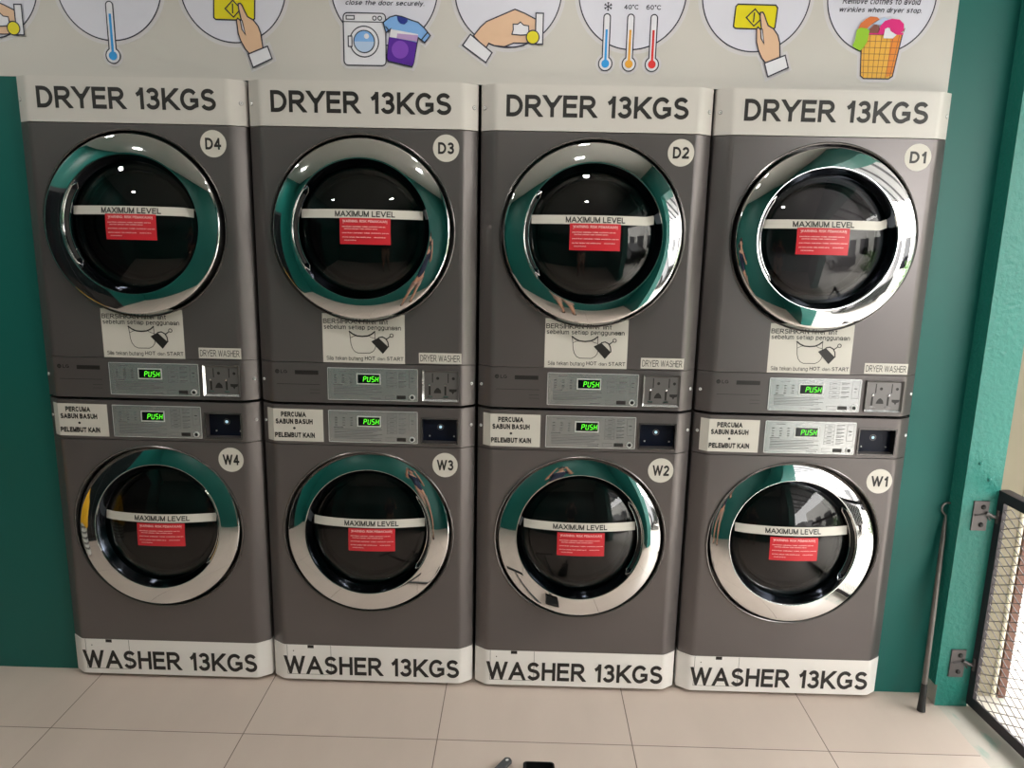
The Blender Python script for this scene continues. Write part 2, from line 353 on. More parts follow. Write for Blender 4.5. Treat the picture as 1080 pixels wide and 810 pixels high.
    def lathe(s, prof, mts, xf=None, n=96, a0=0.0, a1=360.0):  # prof [(r, y)] around the y axis; mts: one material or one per segment
        full = abs(a1 - a0) >= 359.9
        k = n if full else n + 1
        for j in range(len(prof)-1):
            (r0, y0), (r1, y1) = prof[j], prof[j+1]
            mt = mts if isinstance(mts, str) else mts[j]
            vs = []
            for i in range(k):
                t = math.radians(a0 + (a1-a0)*i/n); vs += [(r0*math.cos(t), y0, r0*math.sin(t)), (r1*math.cos(t), y1, r1*math.sin(t))]
            fs = []
            for i in range(n):
                a = 2*i; b = 2*((i+1) % k) if full else 2*(i+1)
                if r0 < 1e-6: fs.append((a, a+1, b+1))
                elif r1 < 1e-6: fs.append((a, a+1, b))
                else: fs.append((a, a+1, b+1, b))
            s.add(vs, fs, mt, xf)
    def tube(s, pts, r, mt, n=10, closed=False, caps=True):
        P = [Vector(p) for p in pts]; m = len(P); rs = r if isinstance(r, (list, tuple)) else [r]*m
        vs = []; up = None
        for i in range(m):
            a = P[i-1] if i or closed else P[0]; c = P[(i+1) % m] if i < m-1 or closed else P[-1]
            t = (c - a).normalized()
            if up is None:
                up = t.orthogonal().normalized()
            else:
                up = (up - t*up.dot(t)); up = up.normalized() if up.length > 1e-6 else t.orthogonal().normalized()
            w = t.cross(up)
            for k in range(n):
                q = 2*PI*k/n; vs.append(P[i] + (up*math.cos(q) + w*math.sin(q))*rs[i])
        fs = []
        for i in range(m if closed else m-1):
            j = (i+1) % m
            for k in range(n): fs.append((i*n+k, i*n+(k+1) % n, j*n+(k+1) % n, j*n+k))
        if caps and not closed: fs += [tuple(range(n))[::-1], tuple(range((m-1)*n, m*n))]
        s.add(vs, fs, mt)
    def build(s, name, parent=None, smooth=False, bevel=0.0, origin=None, weld=True):
        me = bpy.data.meshes.new(name)
        org = Vector(origin) if origin else Vector((0, 0, 0))
        me.from_pydata([tuple(v - org) for v in s.v], [], s.f)
        for k in s.mats: me.materials.append(M[k])
        me.polygons.foreach_set('material_index', s.mi)
        if weld:
            import bmesh
            bm = bmesh.new(); bm.from_mesh(me)
            bmesh.ops.remove_doubles(bm, verts=bm.verts, dist=1e-5)
            if smooth:
                for f in bm.faces: f.smooth = True
                for e in bm.edges:
                    e.smooth = (len(e.link_faces) == 2 and e.calc_face_angle(0) < math.radians(28))
            bm.to_mesh(me); bm.free()
        me.update()
        o = bpy.data.objects.new(name, me); COL.objects.link(o); o.location = org
        if parent: o.parent = parent
        if bevel:
            md = o.modifiers.new('edge', 'BEVEL'); md.width = bevel; md.segments = 2; md.limit_method = 'ANGLE'; md.angle_limit = math.radians(50)
        return o

def tag(o, label=None, cat=None, group=None, kind=None):
    if label: o['label'] = label
    if cat: o['category'] = cat
    if group: o['group'] = group
    if kind: o['kind'] = kind
    return o
def thing(name, label, cat, loc=(0,0,0), group=None):
    o = bpy.data.objects.new(name, None); COL.objects.link(o); o.location = loc; o.empty_display_size = 0.05
    return tag(o, label, cat, group)
def structure(g, name, **k):
    return tag(g.build(name, **k), kind='structure')

# ------------------------------------------------------------------ machine dimensions (metres)
PITCH = 0.70315
HF, HP, HO = 0.303, 0.307, 0.347          # half width of flat front, of the plinth's flat front, of the whole
D1, D5 = 0.0306, 0.0280                   # depth of the slanted flanks
Z = dict(T=1.986, c=1.855, b=1.1374, g=1.003, w=0.865, p=0.145, f=0.0145)
BACK = 0.62

def plan(hf, d, back=0.05, y0=0.0, ho=HO):                # closed plan outline, front edge first, flank corner softened
    r = [(-hf, y0), (hf, y0)]
    k = 0.010
    ux, uy = (ho-hf), d; L = math.hypot(ux, uy); ux /= L; uy /= L
    def corner(sx):
        # rounded transition at the flat/flank edge and at the outer edge
        a = [(hf-k, y0), (hf - k*.35, y0+.0005), (hf + k*.35*ux, y0 + k*.35*uy + .0005), (hf + k*ux, y0 + k*uy)]
        e = [(ho - 0.006*ux, y0 + d - 0.006*uy), (ho - .0012, y0 + d + .0008), (ho, y0 + d + 0.006)]
        return [(sx*x, y) for x, y in a + e]
    R = corner(1); Lf = corner(-1)
    return R + [(ho, back), (-ho, back)] + Lf[::-1]

def face_with_hole(g, x0, x1, z0, z1, cx, cz, r, mt, y=0.0, depth=0.05):
    angs = [2*PI*i/96 for i in range(96)] + [math.atan2(zz-cz, xx-cx) % (2*PI) for xx in (x0, x1) for zz in (z0, z1)]
    angs = sorted(set(round(a, 9) for a in angs)); n = len(angs)
    ins, outs = [], []
    for a in angs:
        c, s_ = math.cos(a), math.sin(a)
        t = min([(x1-cx)/c if c > 1e-9 else 9, (x0-cx)/c if c < -1e-9 else 9, (z1-cz)/s_ if s_ > 1e-9 else 9, (z0-cz)/s_ if s_ < -1e-9 else 9])
        ins.append((cx + r*c, y, cz + r*s_)); outs.append((cx + t*c, y, cz + t*s_))
    vs = ins + outs
    g.add(vs, [(i, n+i, n+(i+1) % n, (i+1) % n) for i in range(n)], mt)
    g.add(ins + [(x, y+depth, z) for x, _, z in ins], [(i, (i+1) % n, n+(i+1) % n, n+i) for i in range(n)], 'black')

def flank_panel(g, hf, d, z0, z1, mt, back=0.06):          # everything of the panel except its flat front (hole is cut there)
    p = plan(hf, d, back)
    R = p[:7]; Lf = p[9:][::-1]
    for side in (R, Lf):
        sgn = 1 if side[0][0] > 0 else -1
        pts = side + [(sgn*HO, back)]
        vs = [(x, y, z0) for x, y in pts] + [(x, y, z1) for x, y in pts]; n = len(pts)
        fs = [(i, i+1, n+i+1, n+i) if sgn > 0 else (i+1, i, n+i, n+i+1) for i in range(n-1)]
        g.add(vs, fs, mt)
    hfk = hf - 0.010
    for z, up in ((z0, False), (z1, True)):               # top and bottom lips
        ring = [(x, y, z) for x, y in p]
        g.add(ring, [tuple(range(len(ring))) if up else tuple(range(len(ring)))[::-1]], mt)
    return hfk

def seven(g, ch, x, z, w, h, y, mt):                       # seven-segment digit
    t = 0.17*w; e = t*.35; sl = 0.12
    def S(px, pz): return (x + px + sl*pz, z + pz)
    seg = dict(a=((t, h), (w-t, h), (w-t*1.3, h-t), (t*1.3, h-t)), g=((t, h/2+t/2), (w-t, h/2+t/2), (w-t, h/2-t/2), (t, h/2-t/2)), d=((t*1.3, t), (w-t*1.3, t), (w-t, 0), (t, 0)),
        f=((0, h-e), (t, h-t), (t, h/2+e), (0, h/2+e)), b=((w-t, h-t), (w, h-e), (w, h/2+e), (w-t, h/2+e)), e=((0, h/2-e), (t, h/2-e), (t, t), (0, e)), c=((w-t, h/2-e), (w, h/2-e), (w, e), (w-t, t)))
    on = dict(P='abefg', U='bcdef', S='acdfg', H='bcefg')[ch]
    for k in on: g.flat([S(*q) for q in seg[k]], y, mt)

def keypad(root, x0, x1, z0, z1, dryer):
    W, H = x1-x0, z1-z0
    X = lambda u: x0 + u*W
    V = lambda v: z1 - v*H
    g = G(); r = .004
    cor = [(x1-r,z0),(x1,z0+r),(x1,z1-r),(x1-r,z1),(x0+r,z1),(x0,z1-r),(x0,z0+r),(x0+r,z0)]
    g.slab(cor, -.0025, .004, 'silver')
    y = -.0028
    g.frame(x0+.001, x1-.001, z0+.001, z1-.001, .0012, y, 'silver_lite')
    L = 'silver_line'
    g.rect(X(.12), X(.22), V(.115), V(.10), y, L)
    for i in range(3):
        for v in (.22, .30, .38, .45):
            g.rect(X(.075+.085*i), X(.105+.085*i), V(v+.022), V(v), y, L)
    g.rect(X(.06), X(.17), V(.545), V(.52), y, L)
    for i in range(6 if dryer else 7):
        g.rect(X(.065), X(.60 - .05*(i % 3)), V(.60+.045*i), V(.585+.045*i), y, L)
    g.rect(X(.47), X(.59), V(.93), V(.91), y, L)
    rows = [.10, .235, .37, .505] if dryer else [.08, .19, .30, .41, .52, .62]
    for i, v in enumerate(rows):
        g.frame(X(.655), X(.765), V(v+.085), V(v), .0008, y, L); g.rect(X(.685), X(.735), V(v+.05), V(v+.035), y, L)
        g.rect(X(.785), X(.785+.085), V(v+.03), V(v+.012), y, L); g.rect(X(.785), X(.785+.06), V(v+.07), V(v+.055), y, L)
    g.frame(X(.90), X(.975), V(.58), V(.07), .0008, y, L); g.rect(X(.92), X(.955), V(.30), V(.27), y, L); g.rect(X(.925), X(.95), V(.40), V(.385), y, L)
    g.frame(X(.64), X(.765), V(.93), V(.82), .0008, y, L); g.rect(X(.765), X(.865), V(.93), V(.82), y, 'ink')
    kp = g.build('keypad', root)
    g = G(); g.slab([(X(.325),V(.50)),(X(.588),V(.50)),(X(.588),V(.17)),(X(.325),V(.17))], -.004, -.0025, 'silver_lite')
    g.rect(X(.337), X(.578), V(.465), V(.20), -.0043, 'display')
    hh = H*.165; ww = hh*.54
    for i, ch in enumerate('PUSH'): seven(g, ch, X(.395) + i*ww*1.36, V(.42), ww, hh, -.0047, 'led')
    g.build('display', kp)
    g = G(); xf = lambda p: p + Vector((X(.935), -.003, V(.865)))
    g.lathe([(.0, -.0015), (.0056, -.0015), (.0058, -.0035), (.0086, -.0035), (.0092, 0)], ['black', 'black', 'silver_lite', 'silver_lite'], xf, n=28)
    g.build('push_button', kp, smooth=True)

def coin_mech(root):
    x0, x1, z0, z1 = .180, .2965, 1.0205, 1.1215; W, H = x1-x0, z1-z0
    FWD = lambda p: p + Vector((0, -.0045, 0))
    g = G(FWD); w = .006
    # frame with a sloping inner lip around a slightly sunken plate
    o = [(x0,z0),(x1,z0),(x1,z1),(x0,z1)]; i_ = [(x0+w,z0+w),(x1-w,z0+w),(x1-w,z1-w),(x0+w,z1-w)]
    for k in range(4):
        a, b = o[k], o[(k+1) % 4]; c, d = i_[(k+1) % 4], i_[k]
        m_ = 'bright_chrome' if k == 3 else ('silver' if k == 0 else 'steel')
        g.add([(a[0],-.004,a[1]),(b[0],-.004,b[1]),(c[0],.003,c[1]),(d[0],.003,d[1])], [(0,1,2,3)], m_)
        g.add([(a[0],-.004,a[1]),(b[0],-.004,b[1]),(b[0],.002,b[1]),(a[0],.002,a[1])], [(0,3,2,1)], 'steel')
    g.rect(x0+w, x1-w, z0+w, z1-w, .0029, 'steel')
    m = g.build('coin_acceptor', root)
    X = lambda u: x0 + u*W
    V = lambda v: z1 - v*H
    for c in (0, .43):
        g = G(FWD); y = .0024
        g.rect(X(.265+c), X(.29+c), V(.40), V(.10), y, 'ink')
        g.disc(X(.42+c), V(.26), .0048, y, 'ink', n=16)
        xf = lambda p: p + Vector((X(.20+c), 0, V(.46)))
        g.lathe([(0, -.004), (.0028, -.003), (.0038, .0028)], 'bright_chrome', xf, n=14)
        g.rect(X(.175+c), X(.225+c), V(.80), V(.52), y, 'ink')
        g.box(X(.14+c), X(.28+c), .0, .0029, V(.86), V(.835), 'bright_chrome')
        if c == 0: g.flat([(X(.31),V(.74)),(X(.52),V(.74)),(X(.50),V(.64)),(X(.43),V(.56)),(X(.38),V(.58)),(X(.33),V(.66))], y, 'ink')
        else: g.flat([(X(.73),V(.60)),(X(.95),V(.60)),(X(.93),V(.68)),(X(.87),V(.70)),(X(.84),V(.77)),(X(.80),V(.70)),(X(.74),V(.68))], y, 'ink')
        g.build('coin_slot', m)

def card_reader(root):
    x0, x1, z0, z1 = .1775, .2915, .8805, .9605; w = .004; dp = .028
    g = G()
    g.box(x0-w, x0, -.004, .002, z0-w, z1+w, 'flange'); g.box(x1, x1+w, -.004, .002, z0-w, z1+w, 'flange')
    g.box(x0, x1, -.004, .002, z0-w, z0, 'flange'); g.box(x0, x1, -.004, .002, z1, z1+w, 'flange')
    g.add([(x0,0,z0),(x1,0,z0),(x1,0,z1),(x0,0,z1),(x0,dp,z0),(x1,dp,z0),(x1,dp,z1),(x0,dp,z1)], [(0,1,5,4),(2,3,7,6),(3,0,4,7)], 'grey')
    g.add([(x1,0,z0),(x1,0,z1),(x1,dp,z1),(x1,dp,z0)], [(0,1,2,3)], 'black')
    g.rect(x0, x1, z0, z1, dp, 'reader')
    m = g.build('card_reader', root)
    g = G(); cx, cz = .235, .9275
    g.arcring(cx, cz, .0085, .0105, dp-.0006, 'steel', n=32)
    g.disc(cx, cz, .0052, dp-.0008, 'blue_led', n=20)
    g.build('reader_light', m)
    for xx, zz in ((x0+.022, z0+.016), (x1-.012, z0+.016)):
        g = G(); g.lathe([(0, dp-.003), (.0025, dp-.0022), (.003, dp)], 'screw', lambda p: p + Vector((xx, 0, zz)), n=10)
        g.build('reader_screw', m)
    return x0, x1, z0, z1

def flank_screw(root, sx, z, hf=HF, d=D1, t=.74):
    nx, ny = d, -(HO-hf); L = math.hypot(nx, ny); nx /= L; ny /= L
    px, py = hf + t*(HO-hf), t*d
    g = G()
    def xf(p):      # lathe axis -y -> flank normal
        a = Vector((sx*nx, ny, 0)); u = Vector((-ny*1.0, sx*nx, 0)).normalized() if True else None
        u = Vector((0, 0, 1)).cross(a).normalized()
        return Vector((sx*px, py, z)) + a*(-p.y) + u*p.x + Vector((0, 0, 1))*p.z
    g.lathe([(0, -.0018), (.0012, -.0018), (.0030, -.0030), (.0046, -.0024), (.0052, -.0006), (.0062, -.0004), (.0064, .0008)], ['ink', 'screw', 'screw', 'screw', 'steel', 'steel'], xf, n=18)
    g.build('screw', root, smooth=True)

# --------------------------------------------------------------- porthole door
RL = 0.2105                       # radius of the inner lip
def make_door(root, cz, yc, tilt, band, handle_side, dryer):
    cx = -.002; ct, st = math.cos(tilt), math.sin(tilt)
    def T(p): return Vector((cx + p.x, yc + p.y*ct + p.z*st, cz - p.y*st + p.z*ct))
    # chrome ring: convex face falling back towards its outer edge
    prof = [(RL-.0026, .0065), (RL-.0022, .0020), (RL-.0012, .0003), (RL, 0.0)]
    y = 0.0; r = RL; N_ = 22; R1 = .2655
    ring = [(RL, 0.0)]
    for i in range(N_):
        t = math.radians(RING_T0 + (RING_T1-RING_T0)*(i+.5)/N_); dr = (R1-RL)/N_
        r += dr; y += math.tan(t)*dr; ring.append((r, y))
    ye = y
    for a in (35, 50, 65, 80, 90): 
        q = math.radians(a); q0 = math.radians(RING_T1)
        ring.append((R1 + .0075*(math.sin(q)-math.sin(q0)), ye + .0075*(math.cos(q0)-math.cos(q))))
    g = G()
    g.lathe(prof, 'bright_chrome', T); g.lathe(ring, 'chrome', T)
    rr, yy = ring[-1]
    g.lathe([(rr, yy), (rr, yy+.004), (rr-.003, yy+.006)], 'chrome', T)
    d = g.build('door', root, smooth=True)
    tag(d, 'round door with a wide mirror-bright chrome ring')
    g = G()       # black side wall behind the ring and door frame
    g.lathe([(rr-.003, yy+.005), (rr-.002, yy+.012), (rr-.001, yy+.05)], 'rubber', T)
    g.build('door_gasket', d, smooth=True)
    # recessed black bezel between lip and pane
    g = G()
    g.lathe([(RL-.0026, .0065), (.2045, .012), (.2000, .020), (.1960, .027), (.1930, .0315)], 'bezel', T)
    g.build('inner_bezel', d, smooth=True)
    # smoked glass, faintly domed
    g = G(); R0 = .1932; RC = .47; dome = lambda q: .0315 - (math.sqrt(RC*RC - q*q) - math.sqrt(RC*RC - R0*R0)); prof = [(R0*i/24, dome(R0*i/24)) for i in range(25)]
    g.lathe(prof, 'glass', T)
    g.build('door_glass', d, smooth=True)
    # inner glass bowl and its ring
    g = G()
    g.lathe([(.190, .050), (.172, .052), (.166, .058)], 'drum', T)
    g.lathe([(.1655, .058), (.160, .085), (.148, .11), (.12, .135), (.08, .150), (.04, .156), (0, .158)], 'bowl', T)
    g.build('glass_bowl', d, smooth=True)
    # grip moulded into the bezel
    g = G(); sx = handle_side; a0 = 0 if sx > 0 else 180
    def arcpts(rad, yo, a, b, n=18): return [T(Vector((rad*math.cos(math.radians(a0+a+(b-a)*i/n)), yo, rad*math.sin(math.radians(a0+a+(b-a)*i/n))))) for i in range(n+1)]
    o1 = arcpts(.2060, .0060, -34, 34); i1 = arcpts(.1950, .0220, -34, 34)
    m1 = T(Vector((.2010*math.cos(math.radians(a0+38)), .013, .2010*math.sin(math.radians(a0+38))))); m0 = T(Vector((.2010*math.cos(math.radians(a0-38)), .013, .2010*math.sin(math.radians(a0-38)))))
    g.tube(o1 + [m1] + i1[::-1] + [m0], .0016, 'bright_chrome', n=8, closed=True)
    k1 = arcpts(.2040, .0105, -31, 31); k2 = arcpts(.1975, .0205, -31, 31)
    g.add(k1 + k2, [(i, i+1, len(k1)+i+1, len(k1)+i) for i in range(len(k1)-1)], 'rubber')
    g.build('door_handle', d, smooth=True)
    # MAXIMUM LEVEL strip and red warning label on the pane
    zl0, zl1, bl, br, tx0, tx1, red = band
    dxb = (.147 - root.location.x)/2.35*(.017 if dryer else .022); dzb = 0 if dryer else .0093   # stickers sit on the crown of the dome
    zl0 += dzb; zl1 += dzb; tx0 += dxb; tx1 += dxb; red = (red[0]+dxb, red[1]+dxb, red[2]+dzb, red[3]+dzb)
    def yg(x, z):
        return dome(min(R0, math.hypot(x, z))) - .0007
    g = G()
    n = 30; xs = [-.1860 + .372*i/n for i in range(n+1)]
    top = []; bot = []
    def zb(x, zz):
        k = zz
        if x > .160: k += br*(x-.160)/.03
        if x < -.160: k += bl*(-x-.160)/.03
        return k
    for x in xs:
        for zz, lst in ((zl1, top), (zl0, bot)):
            zq = zb(x, zz)
            lst.append((x, yg(x, zq), zq))
    m_ = len(top); g.add(top + bot, [(i, m_+i, m_+i+1, i+1) for i in range(m_-1)], 'sticker', T)
    zc_ = (zl0+zl1)/2; ys = yg(0, zc_) + .0001
    def TX(p): return T(Vector((p.x, yg(p.x, p.z) - .0006, p.z)))
    g.text('MAXIMUM LEVEL', tx0, tx1, zc_-.0085, zc_+.0085, 0, 'ink', .017, xf=TX)
    g.build('level_strip', d)
    g = G(); x0, x1, z0, z1 = red; nx = 8
    vs = []; 
    for j in range(5):
        for i in range(nx+1):
            x = x0 + (x1-x0)*i/nx; z = z0 + (z1-z0)*j/4; vs.append((x, yg(x, z) - .0003, z))
    g.add(vs, [(j*(nx+1)+i, j*(nx+1)+i+1, (j+1)*(nx+1)+i+1, (j+1)*(nx+1)+i) for j in range(4) for i in range(nx)], 'red', T)
    W = x1-x0; H = z1-z0
    def TR(p): return T(Vector((p.x, yg(p.x, p.z) - .0007, p.z)))
    g.text('WARNING: RISK PEMAKAIAN', x0+.06*W, x1-.06*W, z1-.17*H, z1-.07*H, 0, 'red_print', .02, xf=TR)
    g.rect(x0+.06*W, x1-.06*W, z1-.20*H, z1-.188*H, 0, 'red_print', xf=TR)
    for v, u1, u0 in ((.30, .90, .05), (.385, .75, .09), (.54, .97, .05), (.70, .62, .05), (.70, .90, .68), (.82, .33, .09)):
        g.text('pastikan pakaian tidak melebihi paras', x0+u0*W, x0+u1*W, z1-(v+.055)*H, z1-v*H, 0, 'red_print', .02, xf=TR)
    g.build('warning_label', d)
    # drum behind the door
    g = G(); Z0 = .16
    def TD(p): return Vector((cx + p.x, p.y, cz + p.z))
    g.lathe([(.262, .07), (.235, .09), (.225, .14)], 'drum_dark', TD)
    g.lathe([(.225, .14), (.262, .16), (.262, .50), (.255, .52), (0, .52)], ['drum_dark', 'drum', 'drum', 'drum'], TD, n=64)
    for k in range(3):
        a = 2*PI*k/3 + .5
        def xf(p, a=a): return TD(Vector((p.x*math.cos(a) - p.z*math.sin(a), p.y, p.x*math.sin(a) + p.z*math.cos(a))))
        g.prism([(.215, .17), (.262, .17), (.262, .5), (.215, .5)], -.02, .02, 'drum', lambda p, xf=xf: xf(Vector((p.x, p.y, p.z))))
    g.build('drum', root, smooth=True)
    g = G()       # thin rim of the panel around the door
    g.lathe([(.2845, .0005), (.2850, -.0040), (.2825, -.0055), (.2795, -.0040), (.2785, .012)], 'flange', TD)
    # cz of the rim is the panel's hole centre
    return g, d

RING_T0, RING_T1 = 6.0, 16.5

def number_badge(root, txt, x, z, r):
    g = G(); n = 40
    g.slab([(x + r*math.cos(2*PI*i/n), z + r*math.sin(2*PI*i/n)) for i in range(n)], -.0009, .0002, 'badge')
    w = r*1.22 if txt[0] == 'D' else r*1.32
    g.text(txt, x - w/2, x + w/2, z - r*.43, z + r*.43, -.0014, 'ink', .022)
    g.build('number_badge', root)

def body(root, z0, z1):
    g = G()
    g.box(-HO+.002, HO-.002, .058, BACK, z0, z1, 'grey')
    return g

DB = {  # strip z0,z1 (about the door centre), end bends left/right, text x0,x1, red label box
 'D4': (.0300, .0560, .000, -.004, -.0918, .0895, (-.0789, .0752, -.0442, .0325)),
 'D3': (.0337, .0600, .000, .000, -.0798, .1016, (-.0644, .0887, -.0435, .0345)),
 'D2': (.0300, .0565, .000, .006, -.0826, .0967, (-.0691, .0840, -.0473, .0322)),
 'D1': (.0305, .0572, .000, .010, -.1006, .0809, (-.0866, .0680, -.0455, .0335)),
 'W4': (.0080, .0360, .002, .000, -.0860, .0962, (-.0768, .0808, -.0730, .0050)),
 'W3': (.0090, .0370, .002, .000, -.0825, .0974, (-.0682, .0863, -.0712, .0065)),
 'W2': (.0150, .0430, .002, .000, -.0883, .0912, (-.0730, .0836, -.0685, .0100)),
 'W1': (.0190, .0480, .002, .000, -.0860, .0962, (-.0695, .0880, -.0652, .0133)),
}
def panel_mesh(root, name, hf, d, z0, z1, mt, hole=None):
    g = G(); k = flank_panel(g, hf, d, z0, z1, mt)
    if hole: face_with_hole(g, -k, k, z0, z1, -.002, hole[0], hole[1], mt)
    else: g.add([(-k,0,z0),(k,0,z0),(k,0,z1),(-k,0,z1)], [(0,1,2,3)], mt)
    return g.build(name, root, smooth=True, bevel=.0012)

def front_panel(root, name, hf, d, z0, z1, mt, hole=None, win=None, extra=None):
    """panel with its caps cut out round the door hole is not needed: caps are solid lips"""
    g = G(); p = plan(hf, d, .055)
    R = p[:7]; Lf = p[9:][::-1]; k = hf - .010
    for side, sgn in ((R, 1), (Lf, -1)):
        pts = side + [(sgn*HO, .055)]; n = len(pts)
        vs = [(x, y, z0) for x, y in pts] + [(x, y, z1) for x, y in pts]
        g.add(vs, [(i, i+1, n+i+1, n+i) if sgn > 0 else (i+1, i, n+i, n+i+1) for i in range(n-1)], mt)
    ring0 = [(x, y, z0) for x, y in p]; ring1 = [(x, y, z1) for x, y in p]; n = len(p)
    g.add(ring0, [tuple(range(n))[::-1]], mt); g.add(ring1, [tuple(range(n))], mt)
    if hole: face_with_hole(g, -k, k, z0, z1, -.002, hole[0], hole[1], mt)
    elif win:
        x0, x1, w0, w1 = win
        for a, b, c, e in ((-k, x0, z0, z1), (x1, k, z0, z1), (x0, x1, z0, w0), (x0, x1, w1, z1)):
            g.add([(a,0,c),(b,0,c),(b,0,e),(a,0,e)], [(0,1,2,3)], mt)
    else: g.add([(-k,0,z0),(k,0,z0),(k,0,z1),(-k,0,z1)], [(0,1,2,3)], mt)
    if extra: extra(g)
    return g.build(name, root, smooth=True)

def dryer(col, no):
    nm = 'D%d' % no
    root = thing('dryer', DL[no], 'dryer', ((col-1.5)*PITCH, 0, Z['g']), 'stacked 13 kg dryers in the upper row')
    # geometry is written in machine coordinates with the floor at zero, then set down under the root
    before = set(COL.objects)
    g = body(root, Z['g']+.004, Z['T']-.004); g.build('cabinet', root)
    top = front_panel(root, 'top_panel', HF, D1, Z['c'], Z['T'], 'cream', extra=lambda g: g.text('DRYER 13KGS', -.2705, .2690, 1.8945, 1.9565, -.0007, 'ink', .018)); tag(top, 'cream name panel across the top')
    for s in (-1, 1): flank_screw(top, s, 1.920)
    front_panel(root, 'front_panel', HF, D1, Z['b']+.0012, Z['c']-.0025, 'grey', hole=(1.5545, .2790))
    cp = front_panel(root, 'control_panel', HF, D1, Z['g']+.0035, Z['b']-.0008, 'grey')
    for s in (-1, 1): flank_screw(cp, s, 1.076)
    keypad(root, -.125, .166, 1.0168, 1.124, True)
    coin_mech(root)
    g = G()
    g.disc(-.2855, 1.1065, .0068, -.0004, 'ink', n=24); g.text('L', -.2885, -.2855, 1.1035, 1.1095, -.0007, 'grey', .0); g.text('G', -.2855, -.2815, 1.1035, 1.1095, -.0007, 'grey', .0)
    g.text('LG', -.2745, -.2535, 1.1008, 1.1120, -.0004, 'ink', .02)
    g.build('maker_logo', root)
    g = G(); g.slab([(-.2285, 1.0980), (-.1536, 1.0980), (-.1536, 1.1110), (-.2285, 1.1110)], -.001, .001, 'ink')
    g.text('Commercial Laundry', -.2235, -.1585, 1.1015, 1.1075, -.0014, 'flange', 0)
    g.build('name_strip', root)
    g = G(); g.rect(-.288, -.150, 1.0650, 1.0662, -.0004, 'rubber'); g.rect(-.182, -.150, 1.0480, 1.0488, -.0004, 'rubber'); g.rect(-.182, -.150, 1.0370, 1.0378, -.0004, 'rubber')
    g.build('drawer_seam', root)
    number_badge(root, nm, .2538, 1.8000, .0395)
    rim, d = make_door(root, 1.5550, -.0370, math.radians(TILT_D), DB[nm], -1, True)
    # rim sits round the hole
    rim.v = [v + Vector((0, 0, -.0005)) for v in rim.v]; rim.build('door_rim', root, smooth=True)
    g = G(); X = lambda a: -.136 + (a-117)*.00048; V = lambda b: 1.139 + (429-b)*.000478; y = -.0006
    g.slab([(-.136, 1.139), (.1245, 1.139), (.1245, 1.2955), (-.136, 1.2955)], -.0004, .0003, 'sticker')
    g.text('BERSIHKAN filter lint', -.1330, .0720, 1.2640, 1.2790, y-.0002, 'ink', .010)
    g.text('sebelum setiap penggunaan', -.1310, .1130, 1.2430, 1.2610, y-.0002, 'ink', .006)
    g.text('Sila tekan butang', X(140), X(382), 1.1440, 1.1600, y-.0002, 'ink', .0)
    g.text('HOT', X(394), X(462), 1.1490, 1.1610, y-.0002, 'ink', .012)
    g.text('dan', X(476), X(528), 1.1490, 1.1590, y-.0002, 'ink', .0)
    g.text('START', X(540), X(650), 1.1490, 1.1610, y-.0002, 'ink', .012)
    bowl = [(295,215),(300,262),(303,300),(312,330),(328,352),(350,362),(425,362),(448,350),(462,332),(470,300),(464,262),(462,215)]
    g.line([(X(a), V(b)) for a, b in bowl], .0019, y-.0003, 'ink')
    g.line([(X(a), V(b)) for a, b in ((292,216),(315,234),(345,247),(380,250),(415,246),(440,235),(465,214))], .0042, y-.0004, 'ink')
    g.line([(X(a), V(b)) for a, b in ((300,262),(322,250),(345,246))], .0015, y-.0003, 'ink'); g.line([(X(a), V(b)) for a, b in ((420,245),(440,256),(464,262))], .0015, y-.0003, 'ink')
    g.flat([(X(438), V(282)), (X(486), V(256)), (X(552), V(318)), (X(514), V(364))], y-.0005, 'ink')
    g.line([(X(a), V(b)) for a, b in ((486,256),(512,250),(535,262),(548,285),(552,318))], .0036, y-.0006, 'ink')
    g.line([(X(a), V(b)) for a, b in ((538,266),(552,256),(562,248))], .0030, y-.0006, 'ink')
    g.arcring(X(573), V(240), .0042, .0066, y-.0006, 'ink', n=20)
    g.build('cleaning_notice', root)
    g = G(); g.slab([(.1690, 1.1425), (.3045, 1.1425), (.3045, 1.1765), (.1690, 1.1765)], -.0004, .0003, 'sticker')
    g.text('DRYER WASHER', .1735, .3000, 1.1490, 1.1700, -.0009, 'ink', .0)
    g.build('payment_label', root)
    return root

